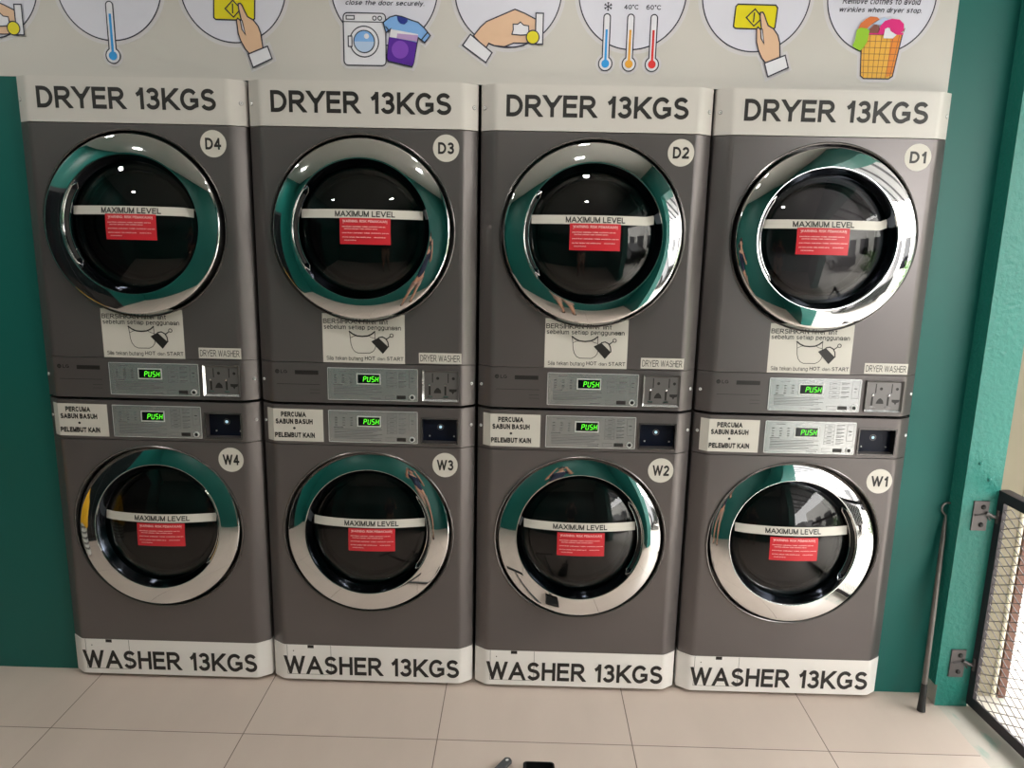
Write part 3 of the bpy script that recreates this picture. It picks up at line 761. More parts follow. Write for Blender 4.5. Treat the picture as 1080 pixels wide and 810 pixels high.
def washer(col, no):
    nm = 'W%d' % no
    root = thing('washer', WL[no], 'washing machine', ((col-1.5)*PITCH, 0, 0), 'front loading 13 kg washers in the lower row')
    g = body(root, .030, Z['g']-.008)
    for fx in (-.28, .28):
        for fy in (.10, .55): g.lathe([(0, 0), (.02, 0), (.02, .030), (.008, .032)], 'rubber', lambda p, fx=fx, fy=fy: Vector((fx + p.x, fy + p.z, p.y)), n=16)
    g.build('cabinet', root)
    x0, x1, w0, w1 = .1775, .2915, .8805, .9605
    cp = front_panel(root, 'control_panel', HF, D1, Z['w']+.0012, Z['g']-.0060, 'grey', win=(x0, x1, w0, w1))
    for s in (-1, 1): flank_screw(cp, s, .9390)
    card_reader(root)
    keypad(root, -.126, .165, .876, .984, False)
    front_panel(root, 'front_panel', HF, D1, Z['p']+.0005, Z['w']-.0012, 'grey', hole=(.5635, .2790))
    pl = front_panel(root, 'plinth', HP, D5, Z['f'], Z['p'], 'white_plinth', extra=lambda g: g.text('WASHER 13KGS', -.3060, .3035, .0345, .1035, -.0010, 'ink', .018)); tag(pl, 'off-white kick panel')
    g = G(); y = -.0005; a, b, c, e = -.293, -.1405, .0330, .1445; w = .0012
    g.slab([(a+w, c+w), (b-w, c+w), (b-w, e), (a+w, e)], -.0004, .0, 'white_plinth')
    g.rect(a, a+w, c, e, y, 'flange'); g.rect(b-w, b, c, e, y, 'flange'); g.rect(a, b, c, c+w, y, 'flange')
    g.rect(-.2215, -.2000, .1335, .1450, y-.0002, 'ink'); g.disc(-.2710, .1220, .0022, y, 'ink', n=10)
    g.build('filter_hatch', pl)
    bz, bx = (.8065, .2530) if no != 1 else (.7885, .2590)
    number_badge(root, nm, bx, bz, .0413)
    rim, d = make_door(root, .5700, -.0120, math.radians(TILT_W), DB[nm], 1, False)
    rim.v = [v + Vector((0, 0, -.0065)) for v in rim.v]; rim.build('door_rim', root, smooth=True)
    # sticker that wraps round the slanted flank
    g = G(); ux, uy = HO-HF, D1; s0 = .57; xa, ya = -HF - s0*ux, s0*uy; z0, z1 = .8760, .9840
    g.add([(xa, ya-.0006, z0), (-HF-.001, -.0006, z0), (-.1425, -.0006, z0-.0010), (xa, ya-.0006, z1), (-HF-.001, -.0006, z1), (-.1425, -.0006, z1-.0010)], [(0,1,4,3), (1,2,5,4)], 'sticker')
    y = -.0011
    g.text('PERCUMA', -.279, -.197, .9570, .9740, y, 'ink', .035)
    g.text('SABUN BASUH', -.297, -.177, .9335, .9505, y, 'ink', .035)
    g.text('+', -.241, -.233, .9155, .9235, y, 'ink', .03)
    g.text('PELEMBUT KAIN', -.301, -.170, .8880, .9050, y, 'ink', .035)
    g.build('free_soap_notice', root)
    return root

TILT_D, TILT_W = 2.5, 6.4
DL = {4: 'dark grey tumble dryer marked D4, stacked on washer W4, at the far teal wall end',
      3: 'dark grey tumble dryer marked D3, stacked on washer W3, between D4 and D2',
      2: 'dark grey tumble dryer marked D2, stacked on washer W2, between D3 and D1',
      1: 'dark grey tumble dryer marked D1, stacked on washer W1, nearest the teal pillar'}
WL = {4: 'dark grey front-loading washer marked W4, on the floor beneath dryer D4',
      3: 'dark grey front-loading washer marked W3, on the floor beneath dryer D3',
      2: 'dark grey front-loading washer marked W2, on the floor beneath dryer D2',
      1: 'dark grey front-loading washer marked W1, beneath dryer D1 beside the leaning rod'}

for c in range(4):
    no = 4 - c
    washer(c, no)
    r = dryer(c, no)
    # dryer geometry was written from the floor up: shift its direct children down to the root's base
    for ch in r.children: ch.location.z -= Z['g']

# ------------------------------------------------------------------ room shell
YW = 0.046                         # face of the wall the machines are built into
XL, XR, YF, ZC = -2.75, 1.69, -3.70, 2.95
g = G()
g.add([(XL-.1, YF-.1, 0), (1.592, YF-.1, 0), (1.592, .75, 0), (XL-.1, .75, 0)], [(0,1,2,3)], 'floor')
g.box(XL-.1, 1.592, YF-.1, .75, -.12, -.001, 'concrete')
structure(g, 'floor')
g = G()                            # wall with a recess for the eight machines
HX = 1.4075
g.box(XL-.1, -HX, YW, .72, 0, ZC, 'teal'); g.box(HX, 1.66, YW, .72, 0, ZC, 'teal')
g.box(-HX, HX, YW, .72, Z['T']+.004, ZC, 'teal'); g.box(XL-.1, 1.66, .72, .80, 0, ZC, 'teal')
structure(g, 'wall_back')
g = G(); g.box(XL-.1, XL, YF, .80, 0, ZC, 'teal')
structure(g, 'wall_left')
g = G(); g.box(XL, XL+.03, -2.35, -.42, 0, 2.08, 'dark'); g.box(XL+.03, XL+.045, -2.30, -1.40, .06, 2.02, 'glass_car'); g.box(XL+.03, XL+.045, -1.37, -.47, .06, 2.02, 'glass_car')
structure(g, 'door_1')
hm = thing('laundry_hamper', 'white slatted laundry hamper with a yellow towel over it, mirrored in the ring of W4', 'laundry hamper', (-2.42, -.62, 0))
g = G(); g.lathe([(.0, .004), (.150, .004), (.165, .02), (.195, .52), (.205, .54), (.195, .545), (.185, .52), (.155, .03), (0, .02)], 'white_plastic', lambda p: Vector((p.x, p.z, p.y)), n=36)
for k in range(7): g.lathe([(.172+.003*k, .08+.058*k), (.178+.003*k, .085+.058*k), (.174+.003*k, .105+.058*k)], 'steel', lambda p: Vector((p.x, p.z, p.y)), n=36)
g.build('basket', hm, smooth=True)
g = G(); prof = [(.0, .86), (.07, .83), (.12, .74), (.17, .63), (.215, .56), (.225, .50), (.215, .34)]
for j in range(len(prof)-1):
    vs = []
    for (r_, h_) in (prof[j], prof[j+1]):
        for i in range(48):
            t = 2*PI*i/48; q = 1 + .10*math.sin(7*t + h_*6)*(1-h_); vs.append((r_*q*math.cos(t), r_*q*math.sin(t), h_ + .03*math.sin(3*t)*(r_ > .2)))
    g.add(vs, [(i, (i+1) % 48, 48+(i+1) % 48, 48+i) for i in range(48)], 'cloth_y')
g.build('towel', hm, smooth=True)
g = G(); g.box(XL-.1, 1.80, YF-.1, YF, 0, ZC, 'teal')
structure(g, 'wall_front')
g = G()                            # pillar, header over the opening and the pier near the camera
def rough_pillar(g, x0, x1, y0, y1, z0, z1, mt):
    g.box(x0, x1, y0, y1, z0, z1, mt)
rough_pillar(g, 1.575, 1.692, -.0255, .30, .078, ZC, 'teal_rough')
g.add([(1.583,-.0250,0),(1.692,-.0250,0),(1.692,.30,0),(1.583,.30,0),(1.583,-.0250,.0785),(1.692,-.0250,.0785),(1.692,.30,.0785),(1.583,.30,.0785)],
      [(0,3,2,1),(4,5,6,7),(0,1,5,4),(1,2,6,5),(2,3,7,6)], 'teal_rough')
g.add([(1.583,-.0250,0),(1.583,.30,0),(1.583,.30,.0785),(1.583,-.0250,.0785)], [(0,3,2,1)], 'concrete')
g.box(1.575, 1.80, YF, -.0255, 2.32, ZC, 'teal'); g.box(1.575, 1.80, YF, -2.05, 0, 2.32, 'teal')
for bx, bz in ((1.614, .8650), (1.650, .8120)): g.lathe([(0, -.006), (.004, -.0055), (.0065, -.002), (.0072, .001)], 'teal_rough', lambda p, bx=bx, bz=bz: p + Vector((bx, -.0255, bz)), n=10)
structure(g, 'wall_right', weld=False)
g = G(); g.box(XL-.1, 1.80, YF-.1, .80, ZC, ZC+.1, 'ceil')
structure(g, 'ceiling')
g = G(); g.box(1.592, 1.95, YF-.1, .75, -.12, -.0015, 'threshold')
structure(g, 'trim_1')

# ------------------------------------------------------------------ wall poster
def PY(k): return YW - .0012 - .0004*k
poster = thing('instruction_poster', 'long cream wall poster of laundry instructions in round icons, on the wall above the dryers', 'poster', (0, YW, 2.4))
PO = Vector((0, YW, 2.4))
def pbuild(g, name, parent=None):
    o = g.build(name, parent or poster, weld=False)
    if parent is None: o.location -= PO
    return o
g = G(); g.box(-2.30, 1.394, YW-.001, YW-.0001, 1.9895, 2.80, 'vinyl'); pbuild(g, 'poster_sheet')
CZ, CR = 2.2525, .157
SEQ = ['coin', 'thermometer', 'button', 'machine', 'coin', 'thermometers', 'button', 'basket']
def circ(g, cx):
    g.disc(cx, CZ, .170, PY(1), 'halo', n=72); g.disc(cx, CZ, CR, PY(2), 'pale', n=72)
    g.arcring(cx, CZ, CR-.0018, CR+.0018, PY(3), 'navy', n=96)
def out(g, pts, k, fill, w=.0036, closed=True):
    if fill: g.flat(pts, PY(k), fill)
    g.line(pts, w, PY(k+1), 'navy', closed=closed)
_hk = [0]
def halo(g, pts, k=1.3):           # pale edge the print leaves round its drawings
    _hk[0] = (_hk[0] + 1) % 4; k += .16*_hk[0]
    g.line(pts, .020, PY(k), 'halo', closed=True)
def coin_icon(g, cx):
    d = cx - .079
    cuff = [(-.031+d, 2.130), (.034+d, 2.080), (.016+d, 2.052), (-.054+d, 2.099)]
    hand = [(-.022+d, 2.126), (-.002+d, 2.150), (.016+d, 2.166), (.052+d, 2.181), (.100+d, 2.201), (.130+d, 2.190), (.168+d, 2.172), (.168+d, 2.135), (.150+d, 2.110), (.128+d, 2.108), (.098+d, 2.108), (.070+d, 2.097), (.040+d, 2.100), (.024+d, 2.106), (.015+d, 2.092)]
    halo(g, cuff); halo(g, hand)
    out(g, hand, 4, 'skin_print'); out(g, cuff, 6, 'p_white')
    hole = [(.095+d, 2.160), (.109+d, 2.160), (.117+d, 2.166), (.126+d, 2.158), (.141+d, 2.156), (.143+d, 2.132), (.118+d, 2.130), (.092+d, 2.132), (.096+d, 2.145)]
    out(g, hole, 6, 'p_white', .0030)
    g.line([(.070+d, 2.097), (.100+d, 2.096), (.130+d, 2.102)], .003, PY(6), 'navy')
    out(g, [(.162+d, 2.191), (.184+d, 2.191), (.184+d, 2.106), (.162+d, 2.106)], 8, 'p_white')
    g.disc(.154+d, 2.1245, .0205, PY(10), 'navy', n=32); g.disc(.154+d, 2.1245, .0172, PY(11), 'yellow', n=32)
def thermo(g, cx, zt, zb, fill, zf, s=1.0):
    r = .0105*s; R = .0215*s
    g.disc(cx, zb, R+.009, PY(1.5), 'halo', n=32)
    a = math.asin(r/R); pts = []
    for i in range(13): t = PI - PI*i/12; pts.append((cx + r*math.cos(t), zt - r + r*math.sin(t)))
    for i in range(25): t = PI/2 - a - (2*PI - 2*a)*i/24; pts.append((cx + R*math.cos(t), zb + R*math.sin(t)))
    g.flat(pts, PY(4), 'p_white'); g.line(pts, .0032, PY(5), 'navy', closed=True)
    g.rect(cx - .0036*s, cx + .0036*s, zb, zf, PY(6), fill); g.disc(cx, zb, .0125*s, PY(7), fill, n=24)
def button_icon(g, cx):
    d = cx - .8045
    card = [(.744+d, 2.164), (.750+d, 2.159), (.860+d, 2.158), (.866+d, 2.163), (.869+d, 2.217), (.863+d, 2.224), (.753+d, 2.225), (.747+d, 2.219)]
    out(g, card, 4, 'yellow', .004)
    dia = [(.7795+d, 2.189), (.8035+d, 2.2125), (.8265+d, 2.189), (.8035+d, 2.166)]; out(g, dia, 6, None, .0034)
    g.line([(.8025+d, 2.2035), (.8015+d, 2.176)], .0036, PY(7), 'navy')
    hand = [(.8195+d, 2.203), (.826+d, 2.204), (.831+d, 2.198), (.838+d, 2.182), (.845+d, 2.168), (.862+d, 2.159), (.876+d, 2.142), (.883+d, 2.122), (.888+d, 2.078), (.848+d, 2.063), (.834+d, 2.078), (.822+d, 2.100), (.815+d, 2.122), (.812+d, 2.158), (.816+d, 2.163), (.822+d, 2.158), (.826+d, 2.160), (.820+d, 2.190)]
    halo(g, hand); out(g, hand, 8, 'skin_print', .0036)
    out(g, [(.8235+d, 2.158), (.829+d, 2.157), (.837+d, 2.118), (.8275+d, 2.132)], 10, 'p_white', .003)
    cuff = [(.843+d, 2.0635), (.902+d, 2.0865), (.914+d, 2.0520), (.856+d, 2.0260)]
    halo(g, cuff); out(g, cuff, 12, 'p_white')
def machine_icon(g, cx):
    x0, x1, z0, z1 = -.409, -.2830, 2.0380, 2.1835
    r = .012
    pts = []
    for (px, pz, a0) in ((x1-r, z1-r, 0), (x0+r, z1-r, 90), (x0+r, z0+r, 180), (x1-r, z0+r, 270)):
        for i in range(5): t = math.radians(a0 + 90*i/4); pts.append((px + r*math.cos(t), pz + r*math.sin(t)))
    halo(g, pts); out(g, pts, 4, 'p_white', .0034)
    g.rect(x0, x1, 2.1580, 2.1605, PY(6), 'navy')
    out(g, [(-.400, 2.166), (-.376, 2.166), (-.376, 2.176), (-.400, 2.176)], 6, None, .0028)
    for q in (-.316, -.300): g.arcring(q, 2.170, .0042, .0068, PY(6), 'navy', n=18)
    g.disc(-.3475, 2.1045, .0445, PY(6), 'navy', n=40); g.disc(-.3475, 2.1045, .0412, PY(7), 'p_white', n=40)
    g.disc(-.3475, 2.1045, .0325, PY(8), 'navy', n=40); g.disc(-.3475, 2.1045, .0295, PY(9), 'p_sky', n=40)
    lo = [(-.3475 + .0295*math.cos(math.radians(a)), 2.1045 + .0295*math.sin(math.radians(a))) for a in range(180, 361, 12)]
    g.flat(lo, PY(10), 'p_sky2'); g.disc(-.340, 2.1195, .0075, PY(10), 'p_white', n=18)
    out(g, [(-.395, 2.090), (-.384, 2.090), (-.384, 2.119), (-.395, 2.119)], 8, 'p_white', .003)
    sh = [(-.290, 2.158), (-.270, 2.173), (-.252, 2.178), (-.234, 2.175), (-.204, 2.165), (-.186, 2.160), (-.168, 2.145), (-.150, 2.124), (-.167, 2.104), (-.186, 2.118), (-.200, 2.046), (-.205, 2.036), (-.276, 2.050), (-.2805, 2.060), (-.268, 2.140), (-.282, 2.130)]
    sh = [(x, z) for x, z in sh]
    halo(g, sh); out(g, sh, 11, 'p_sky', .0034)
    g.flat([(-.2670, 2.1400), (-.1860, 2.1270), (-.1895, 2.1080), (-.2720, 2.1180)], PY(13), 'p_white')
    g.flat([(-.2480, 2.1280), (-.1860, 2.1240), (-.1895, 2.1060), (-.2500, 2.1150)], PY(14), 'p_mauve')
    g.flat([(-.2720, 2.1180), (-.1900, 2.1040), (-.2000, 2.0460), (-.2050, 2.0380), (-.2750, 2.0520), (-.2790, 2.0600)], PY(15), 'p_purple')
    g.disc(-.240, 2.083, .025, PY(16), 'p_violet', n=28)
    neck = [(-.248, 2.176), (-.216, 2.169), (-.218, 2.160), (-.226, 2.154), (-.237, 2.155), (-.245, 2.163)]; g.flat(neck, PY(16), 'p_dblue')
    g.line([(-.283, 2.147), (-.271, 2.134)], .003, PY(16), 'navy'); g.line([(-.176, 2.112), (-.158, 2.132)], .003, PY(16), 'navy')
    g.text('close the door securely.', -.4010, -.1680, 2.2030, 2.2190, PY(4), 'navy', .010, .25)
def basket_icon(g, cx):
    b = [(1.121, 2.149), (1.240, 2.150), (1.225, 2.034), (1.214, 2.0265), (1.140, 2.0265), (1.130, 2.034)]
    halo(g, b); out(g, b, 4, 'p_basket', .0034)
    g.flat([(1.208, 2.150), (1.238, 2.150), (1.224, 2.040), (1.206, 2.030)], PY(6), 'p_basket2')
    for i in range(7):
        u = (i+.5)/7; g.line([(1.121 + .119*u, 2.147), (1.132 + .091*u, 2.028)], .0012, PY(7), 'p_brown')
    for i in range(6):
        z = 2.130 - i*.0175; k = (2.149-z)/.12; g.line([(1.122 + .009*k, z), (1.239 - .013*k, z)], .0012, PY(7), 'p_brown')
    g.line([(1.119, 2.151), (1.242, 2.152)], .006, PY(8), 'p_pink')
    g.line([(1.236, 2.156), (1.244, 2.165), (1.242, 2.157)], .003, PY(8), 'p_brown')
    g.flat([(1.142, 2.152), (1.142, 2.163), (1.157, 2.178), (1.168, 2.172), (1.176, 2.152)], PY(9), 'p_brown')
    g.flat([(1.108, 2.163), (1.114, 2.178), (1.128, 2.190), (1.140, 2.197), (1.160, 2.196), (1.168, 2.190), (1.155, 2.182), (1.140, 2.170), (1.130, 2.160)], PY(10), 'p_rust')
    g.flat([(1.150, 2.176), (1.166, 2.186), (1.180, 2.196), (1.196, 2.190), (1.188, 2.172), (1.166, 2.176)], PY(11), 'p_sky2')
    g.flat([(1.168, 2.152), (1.172, 2.172), (1.184, 2.186), (1.204, 2.192), (1.226, 2.190), (1.240, 2.178), (1.242, 2.162), (1.230, 2.152), (1.205, 2.154), (1.200, 2.168), (1.186, 2.152)], PY(12), 'p_pink')
    g.flat([(1.184, 2.138), (1.186, 2.164), (1.196, 2.168), (1.203, 2.158), (1.214, 2.152), (1.222, 2.148), (1.212, 2.138)], PY(14), 'p_white')
    g.flat([(1.104, 2.160), (1.116, 2.166), (1.134, 2.164), (1.142, 2.158), (1.138, 2.128), (1.130, 2.112), (1.120, 2.103), (1.108, 2.108), (1.096, 2.116), (1.102, 2.130)], PY(14), 'p_green')
    g.text('wrinkles when dryer stop.', 1.0500, 1.2890, 2.2060, 2.2230, PY(4), 'navy', .010, .25)
    g.text('Remove clothes to avoid', 1.0560, 1.2840, 2.2310, 2.2480, PY(4), 'navy', .010, .25)
names = {'coin': 'coin_slot_icon', 'thermometer': 'thermometer_icon', 'button': 'start_button_icon', 'machine': 'washing_machine_icon', 'thermometers': 'thermometer_icon', 'basket': 'laundry_basket_icon'}
for i, kind in enumerate(SEQ):
    cx = (-1.474, -1.104, -.7345, -.286, .079, .4435, .8045, 1.169)[i]
    g = G(); circ(g, cx)
    bg = pbuild(g, 'round_icon')
    g = G()
    if kind == 'coin': coin_icon(g, cx)
    elif kind == 'thermometer': thermo(g, -1.1060, 2.204, 2.0525, 'p_blue', 2.170)
    elif kind == 'button': button_icon(g, cx)
    elif kind == 'machine': machine_icon(g, cx)
    elif kind == 'thermometers':
        for q, f_ in ((-.0715, 'p_blue'), (-.0015, 'p_orange'), (.0670, 'p_red')): thermo(g, cx + q, 2.193, 2.055, f_, 2.150, .92)
        g.text('40°C', cx-.0230, cx+.0190, 2.2060, 2.2190, PY(4), 'navy', .012); g.text('60°C', cx+.0420, cx+.0850, 2.2060, 2.2190, PY(4), 'navy', .012)
        for k in range(3):
            a = k*PI/3 + PI/2; dx, dz = .012*math.cos(a), .012*math.sin(a); g.line([(cx-.0700-dx, 2.2130-dz), (cx-.0700+dx, 2.2130+dz)], .0022, PY(4), 'navy')
            for sgn in (-1, 1):
                for e in (-.6, .6):
                    bx, bz = cx-.0700+sgn*dx*.6, 2.2130+sgn*dz*.6; g.line([(bx, bz), (bx+sgn*.005*math.cos(a+e), bz+sgn*.005*math.sin(a+e))], .0018, PY(4), 'navy')
    else: basket_icon(g, cx)
    o = g.build(names[kind], bg, weld=False)

# ------------------------------------------------------------------ hooked rod leaning in the corner
rod = thing('hooked_rod', 'thin grey metal rod with a hooked tip, leaning in the corner beside the pillar', 'rod', (1.519, -.060, 0))
A = Vector((1.5195, -.0600, .012)); B = Vector((1.5615, .0300, .655)); dr = (B-A).normalized()
RO = Vector((1.519, -.060, 0))
def rbuild(g, name, **k):
    o = g.build(name, rod, **k); o.location -= RO; return o
g = G(); g.tube([A + dr*.06, A + dr*.3, B - dr*.05, B], [.0088, .0085, .0078, .0052], 'rod', n=14); rbuild(g, 'shaft', smooth=True)
g = G(); side = Vector((1, 0, 0)); upv = dr
pts = [B - dr*.012, B + dr*.010]
cc = B + dr*.034 + side*.004
for i in range(15):
    t = math.radians(215 - 255*i/14); pts.append(cc + (side*math.cos(t) + upv*math.sin(t))*.0195)
g.tube(pts, [.0050, .0040] + [.0036]*15, 'rod', n=8); rbuild(g, 'hook', smooth=True)
g = G(); g.tube([A - dr*.010, A + dr*.004, A + dr*.05, A + dr*.085], [.0135, .0128, .0105, .0095], 'rubber', n=14); rbuild(g, 'rubber_foot', smooth=True)

# ------------------------------------------------------------------ mesh gate
GO = Vector((1.690, -.020, 0)); gd = Vector((.0684, -1, 0)).normalized(); gn = Vector((-gd.y, gd.x, 0))   # along the gate, and its normal
gate = thing('metal_gate', 'low black-framed expanded-metal gate standing open, hinged to the teal pillar', 'gate', tuple(GO))
def GP(s_, t, z): return gd*s_ + gn*t + Vector((0, 0, z))
def bar(g, s0, s1, z0, z1, t0, t1, mt): 
    vs = [GP(a, b, c) for c in (z0, z1) for a, b in ((s0,t0),(s1,t0),(s1,t1),(s0,t1))]
    g.add(vs, [(0,3,2,1),(4,5,6,7),(0,1,5,4),(1,2,6,5),(2,3,7,6),(3,0,4,7)], mt)
GL, GT, GB = 0.92, 0.777, 0.014
g = G()
bar(g, 0, .034, GB, GT, -.003, .003, 'gate'); bar(g, 0, .004, GB, GT, .0, .034, 'gate')      # angle-iron stiles
bar(g, GL-.034, GL, GB, GT, -.003, .003, 'gate'); bar(g, GL-.004, GL, GB, GT, .0, .034, 'gate')
bar(g, .034, GL-.034, GT-.034, GT, -.003, .003, 'gate'); bar(g, .004, GL-.004, GT-.004, GT, .0, .034, 'gate')
bar(g, .034, GL-.034, GB, GB+.036, -.003, .003, 'gate'); bar(g, .004, GL-.004, GB, GB+.004, .0, .034, 'gate')
g.build('gate_frame', gate)
g = G()                            # expanded metal lozenges
dx, dz = .062, .032; w = .0024
ns = int((GL-.06)/dx); nz = int((GT-GB-.07)/dz)
for i in range(ns):
    for j in range(nz + 1):
        s0 = .030 + i*dx; z0 = GB + .030 + j*dz; zt = GT - .030
        for a, b in (((s0, z0), (s0+dx/2, z0+dz/2)), ((s0+dx/2, z0+dz/2), (s0+dx, z0)), ((s0, z0), (s0+dx/2, z0-dz/2)), ((s0+dx/2, z0-dz/2), (s0+dx, z0))):
            if max(a[1], b[1]) > zt or min(a[1], b[1]) < GB+.028: continue
            nn = Vector((-(b[1]-a[1]), b[0]-a[0])).normalized()*w/2
            q = [(a[0]+nn.x, a[1]+nn.y), (b[0]+nn.x, b[1]+nn.y), (b[0]-nn.x, b[1]-nn.y), (a[0]-nn.x, a[1]-nn.y)]
            vs = [GP(s_, .003, z_) for s_, z_ in q] + [GP(s_, .0055, z_) for s_, z_ in q]
            g.add(vs, [(0,1,2,3),(7,6,5,4),(0,4,5,1),(1,5,6,2),(2,6,7,3),(3,7,4,0)], 'mesh')
g.build('mesh_panel', gate, weld=False)
for hz in (.690, .163):            # hinge: two-bolt plate on the pillar with a strap to the frame
    g = G(); sl = .0
    px0, px1 = 1.612-GO.x, 1.660-GO.x; fy = -.0256-GO.y
    g.box(px0, px1, fy-.005, fy-.0004, hz-.050, hz+.050, 'hinge')
    for q in (-.030, .030): g.lathe([(0, -.007), (.005, -.006), (.0075, -.003), (.0080, 0)], 'rubber', lambda p, q=q: p + Vector(((px0+px1)/2+.006, fy-.005, hz+q)), n=12)
    g.tube([Vector((px1-.008, fy-.008, hz+.012)), Vector((px1+.012, fy-.012, hz+.002)), Vector((.004, -.012, hz-.004))], .006, 'hinge', n=8)
    g.tube([Vector((.002, -.014, hz-.022)), Vector((.002, -.014, hz+.022))], .008, 'hinge', n=12)
    g.tube([Vector((px0+.006, fy-.007, hz+.002)), Vector((px1-.006, fy-.009, hz+.006)), Vector((px1+.006, fy-.010, hz-.012))], .003, 'hinge', n=6)
    g.build('hinge', gate, smooth=True)

# ------------------------------------------------------------------ handle and black pan lying on the floor tiles
hd = thing('floor_wiper', 'grey handle end with a hanging hole, lying on the beige tiles at the photo edge', 'floor wiper', (.135, -.372, 0))
HOq = Vector((.135, -.372, 0)); dirh = Vector((-.55, -.83, 0)).normalized(); nh = Vector((-dirh.y, dirh.x, 0))
g = G(); hw = .0125
outl = [(-.000, -.007), (-.003, 0), (-.000, .007), (.004, hw), (.62, hw*.8), (.62, -hw*.8), (.004, -hw)]
vs = [dirh*a + nh*b + Vector((0, 0, z)) for z in (.004, .016) for a, b in outl]; n = len(outl)
g.add(vs, [tuple(range(n)), tuple(range(n, 2*n))[::-1]] + [((i+1) % n, i, n+i, n+(i+1) % n) for i in range(n)], 'grey_handle')
g.build('handle', hd, bevel=.002)
g = G(); xh = dirh*.011 + Vector((0, 0, .0162))
g.add([xh + dirh*.0055*math.cos(t*PI/8) + nh*.004*math.sin(t*PI/8) for t in range(16)], [tuple(range(16))], 'white_plastic'); g.build('hanging_hole', hd)
g = G(); e = dirh*.62
vs = []
for z, k in ((.0, .012), (.02, .012), (.03, .006)):
    for a, b in ((-.16, -k), (.16, -k), (.16, k), (-.16, k)): vs.append(e + nh*a + dirh*(b+.012) + Vector((0, 0, z)))
g.add(vs, [(0,3,2,1),(8,9,10,11)] + [(r_*4+i, r_*4+(i+1) % 4, (r_+1)*4+(i+1) % 4, (r_+1)*4+i) for r_ in (0, 1) for i in range(4)], 'rubber'); g.build('rubber_blade', hd)
pan = thing('dustpan', 'black plastic dustpan lying on the floor tiles, just its rim in the photo', 'dustpan', (.222, -.524, 0))
g = G(); W_ = .046
def rr_(w, y0, y1, r, n=5):
    p = []
    for (cx_, cy_, a0) in ((w-r, y1-r, 0), (-w+r, y1-r, 90), (-w+r*.4, y0+r*.4, 180), (w-r*.4, y0+r*.4, 270)):
        rad = r if a0 in (0, 90) else r*.4
        for i in range(n): t = math.radians(a0 + 90*i/(n-1)); p.append((cx_ + rad*math.cos(t), cy_ + rad*math.sin(t)))
    return p
o_ = rr_(W_, -.16, .122, .012); i_ = rr_(W_-.004, -.165, .118, .009); n = len(o_)
g.add([(x, y, .002) for x, y in o_] + [(x, y, .030) for x, y in o_] + [(x, y, .030) for x, y in i_] + [(x, y, .006) for x, y in i_],
      [tuple(range(n))[::-1]] + [(k*n+i, k*n+(i+1) % n, (k+1)*n+(i+1) % n, (k+1)*n+i) for k in range(3) for i in range(n)] + [tuple(range(3*n, 4*n))], 'black')
g.build('tray', pan)
g = G(); g.tube([Vector((0, -.155, .02)), Vector((0, -.22, .028)), Vector((0, -.29, .022))], [.011, .013, .010], 'black', n=12); g.build('grip', pan, smooth=True)

# ------------------------------------------------------------------ outdoors beyond the opening
g = G(); g.box(1.95, 14, -9, 8, -.16, -.03, 'pavement'); structure(g, 'ground_outside')
g = G(); g.box(1.712, 1.812, .040, .40, -.03, 2.75, 'olive'); g.box(1.6925, 1.712, .030, .40, -.03, 2.75, 'brown_edge'); structure(g, 'trim_2')
g = G(); g.tube([Vector((1.8200, .040, -.03)), Vector((1.8200, .040, 2.7))], .0080, 'cream_post', n=12)
tag(g.build('downpipe', smooth=True), 'thin cream pipe running up outside, seen through the gate mesh', 'pipe')
g = G(); g.box(1.8305, 1.8570, .030, .060, -.03, 2.7, 'brown_post')
tag(g.build('timber_post'), 'narrow brown post standing outside next to the cream pipe', 'post')
g = G(); g.box(6.4, 6.7, -9, 8, -.1, 3.4, 'far_wall')
for k in range(9):                 # shopfront openings of the building across the yard
    y0 = -8.4 + 1.8*k; g.box(6.36, 6.401, y0, y0+1.1, .0 if k % 2 else .9, 2.1, 'glass_car')
structure(g, 'wall_outside', weld=False)
g = G()                            # canopy over the walkway with cross battens underneath
g.add([(1.80,-7,2.62),(3.3,-7,2.42),(3.3,3.2,2.42),(1.80,3.2,2.62),(1.80,-7,2.66),(3.3,-7,2.46),(3.3,3.2,2.46),(1.80,3.2,2.66)], [(0,1,2,3),(4,7,6,5),(0,4,5,1),(1,5,6,2),(2,6,7,3),(3,7,4,0)], 'canopy')
for k in range(18): 
    yy = -6.6 + .55*k; g.add([(1.80,yy,2.56),(3.3,yy,2.36),(3.3,yy+.05,2.36),(1.80,yy+.05,2.56),(1.80,yy,2.62),(3.3,yy,2.42),(3.3,yy+.05,2.42),(1.80,yy+.05,2.62)], [(0,1,2,3),(0,4,5,1),(1,5,6,2),(2,6,7,3),(3,7,4,0)], 'batten')
structure(g, 'roof', weld=False)
hg = G(); random.seed(9)
for k in range(900):
    c = Vector((5.6 + random.uniform(-.35, .35), random.uniform(-3.2, -.2), random.uniform(.0, 1.25))); r_ = random.uniform(.05, .11)
    a_ = Vector((random.gauss(0,1), random.gauss(0,1), random.gauss(0,1))).normalized(); b_ = a_.orthogonal().normalized(); q_ = a_.cross(b_)
    hg.add([c + a_*r_, c + b_*r_*.5 + q_*r_*.2, c - a_*r_, c - b_*r_*.5 + q_*r_*.2], [(0,1,2,3)], 'leaf')
tag(hg.build('hedge', weld=False), 'leafy green hedge across the yard, mirrored in the chrome rings of D1 and W1', 'hedge')
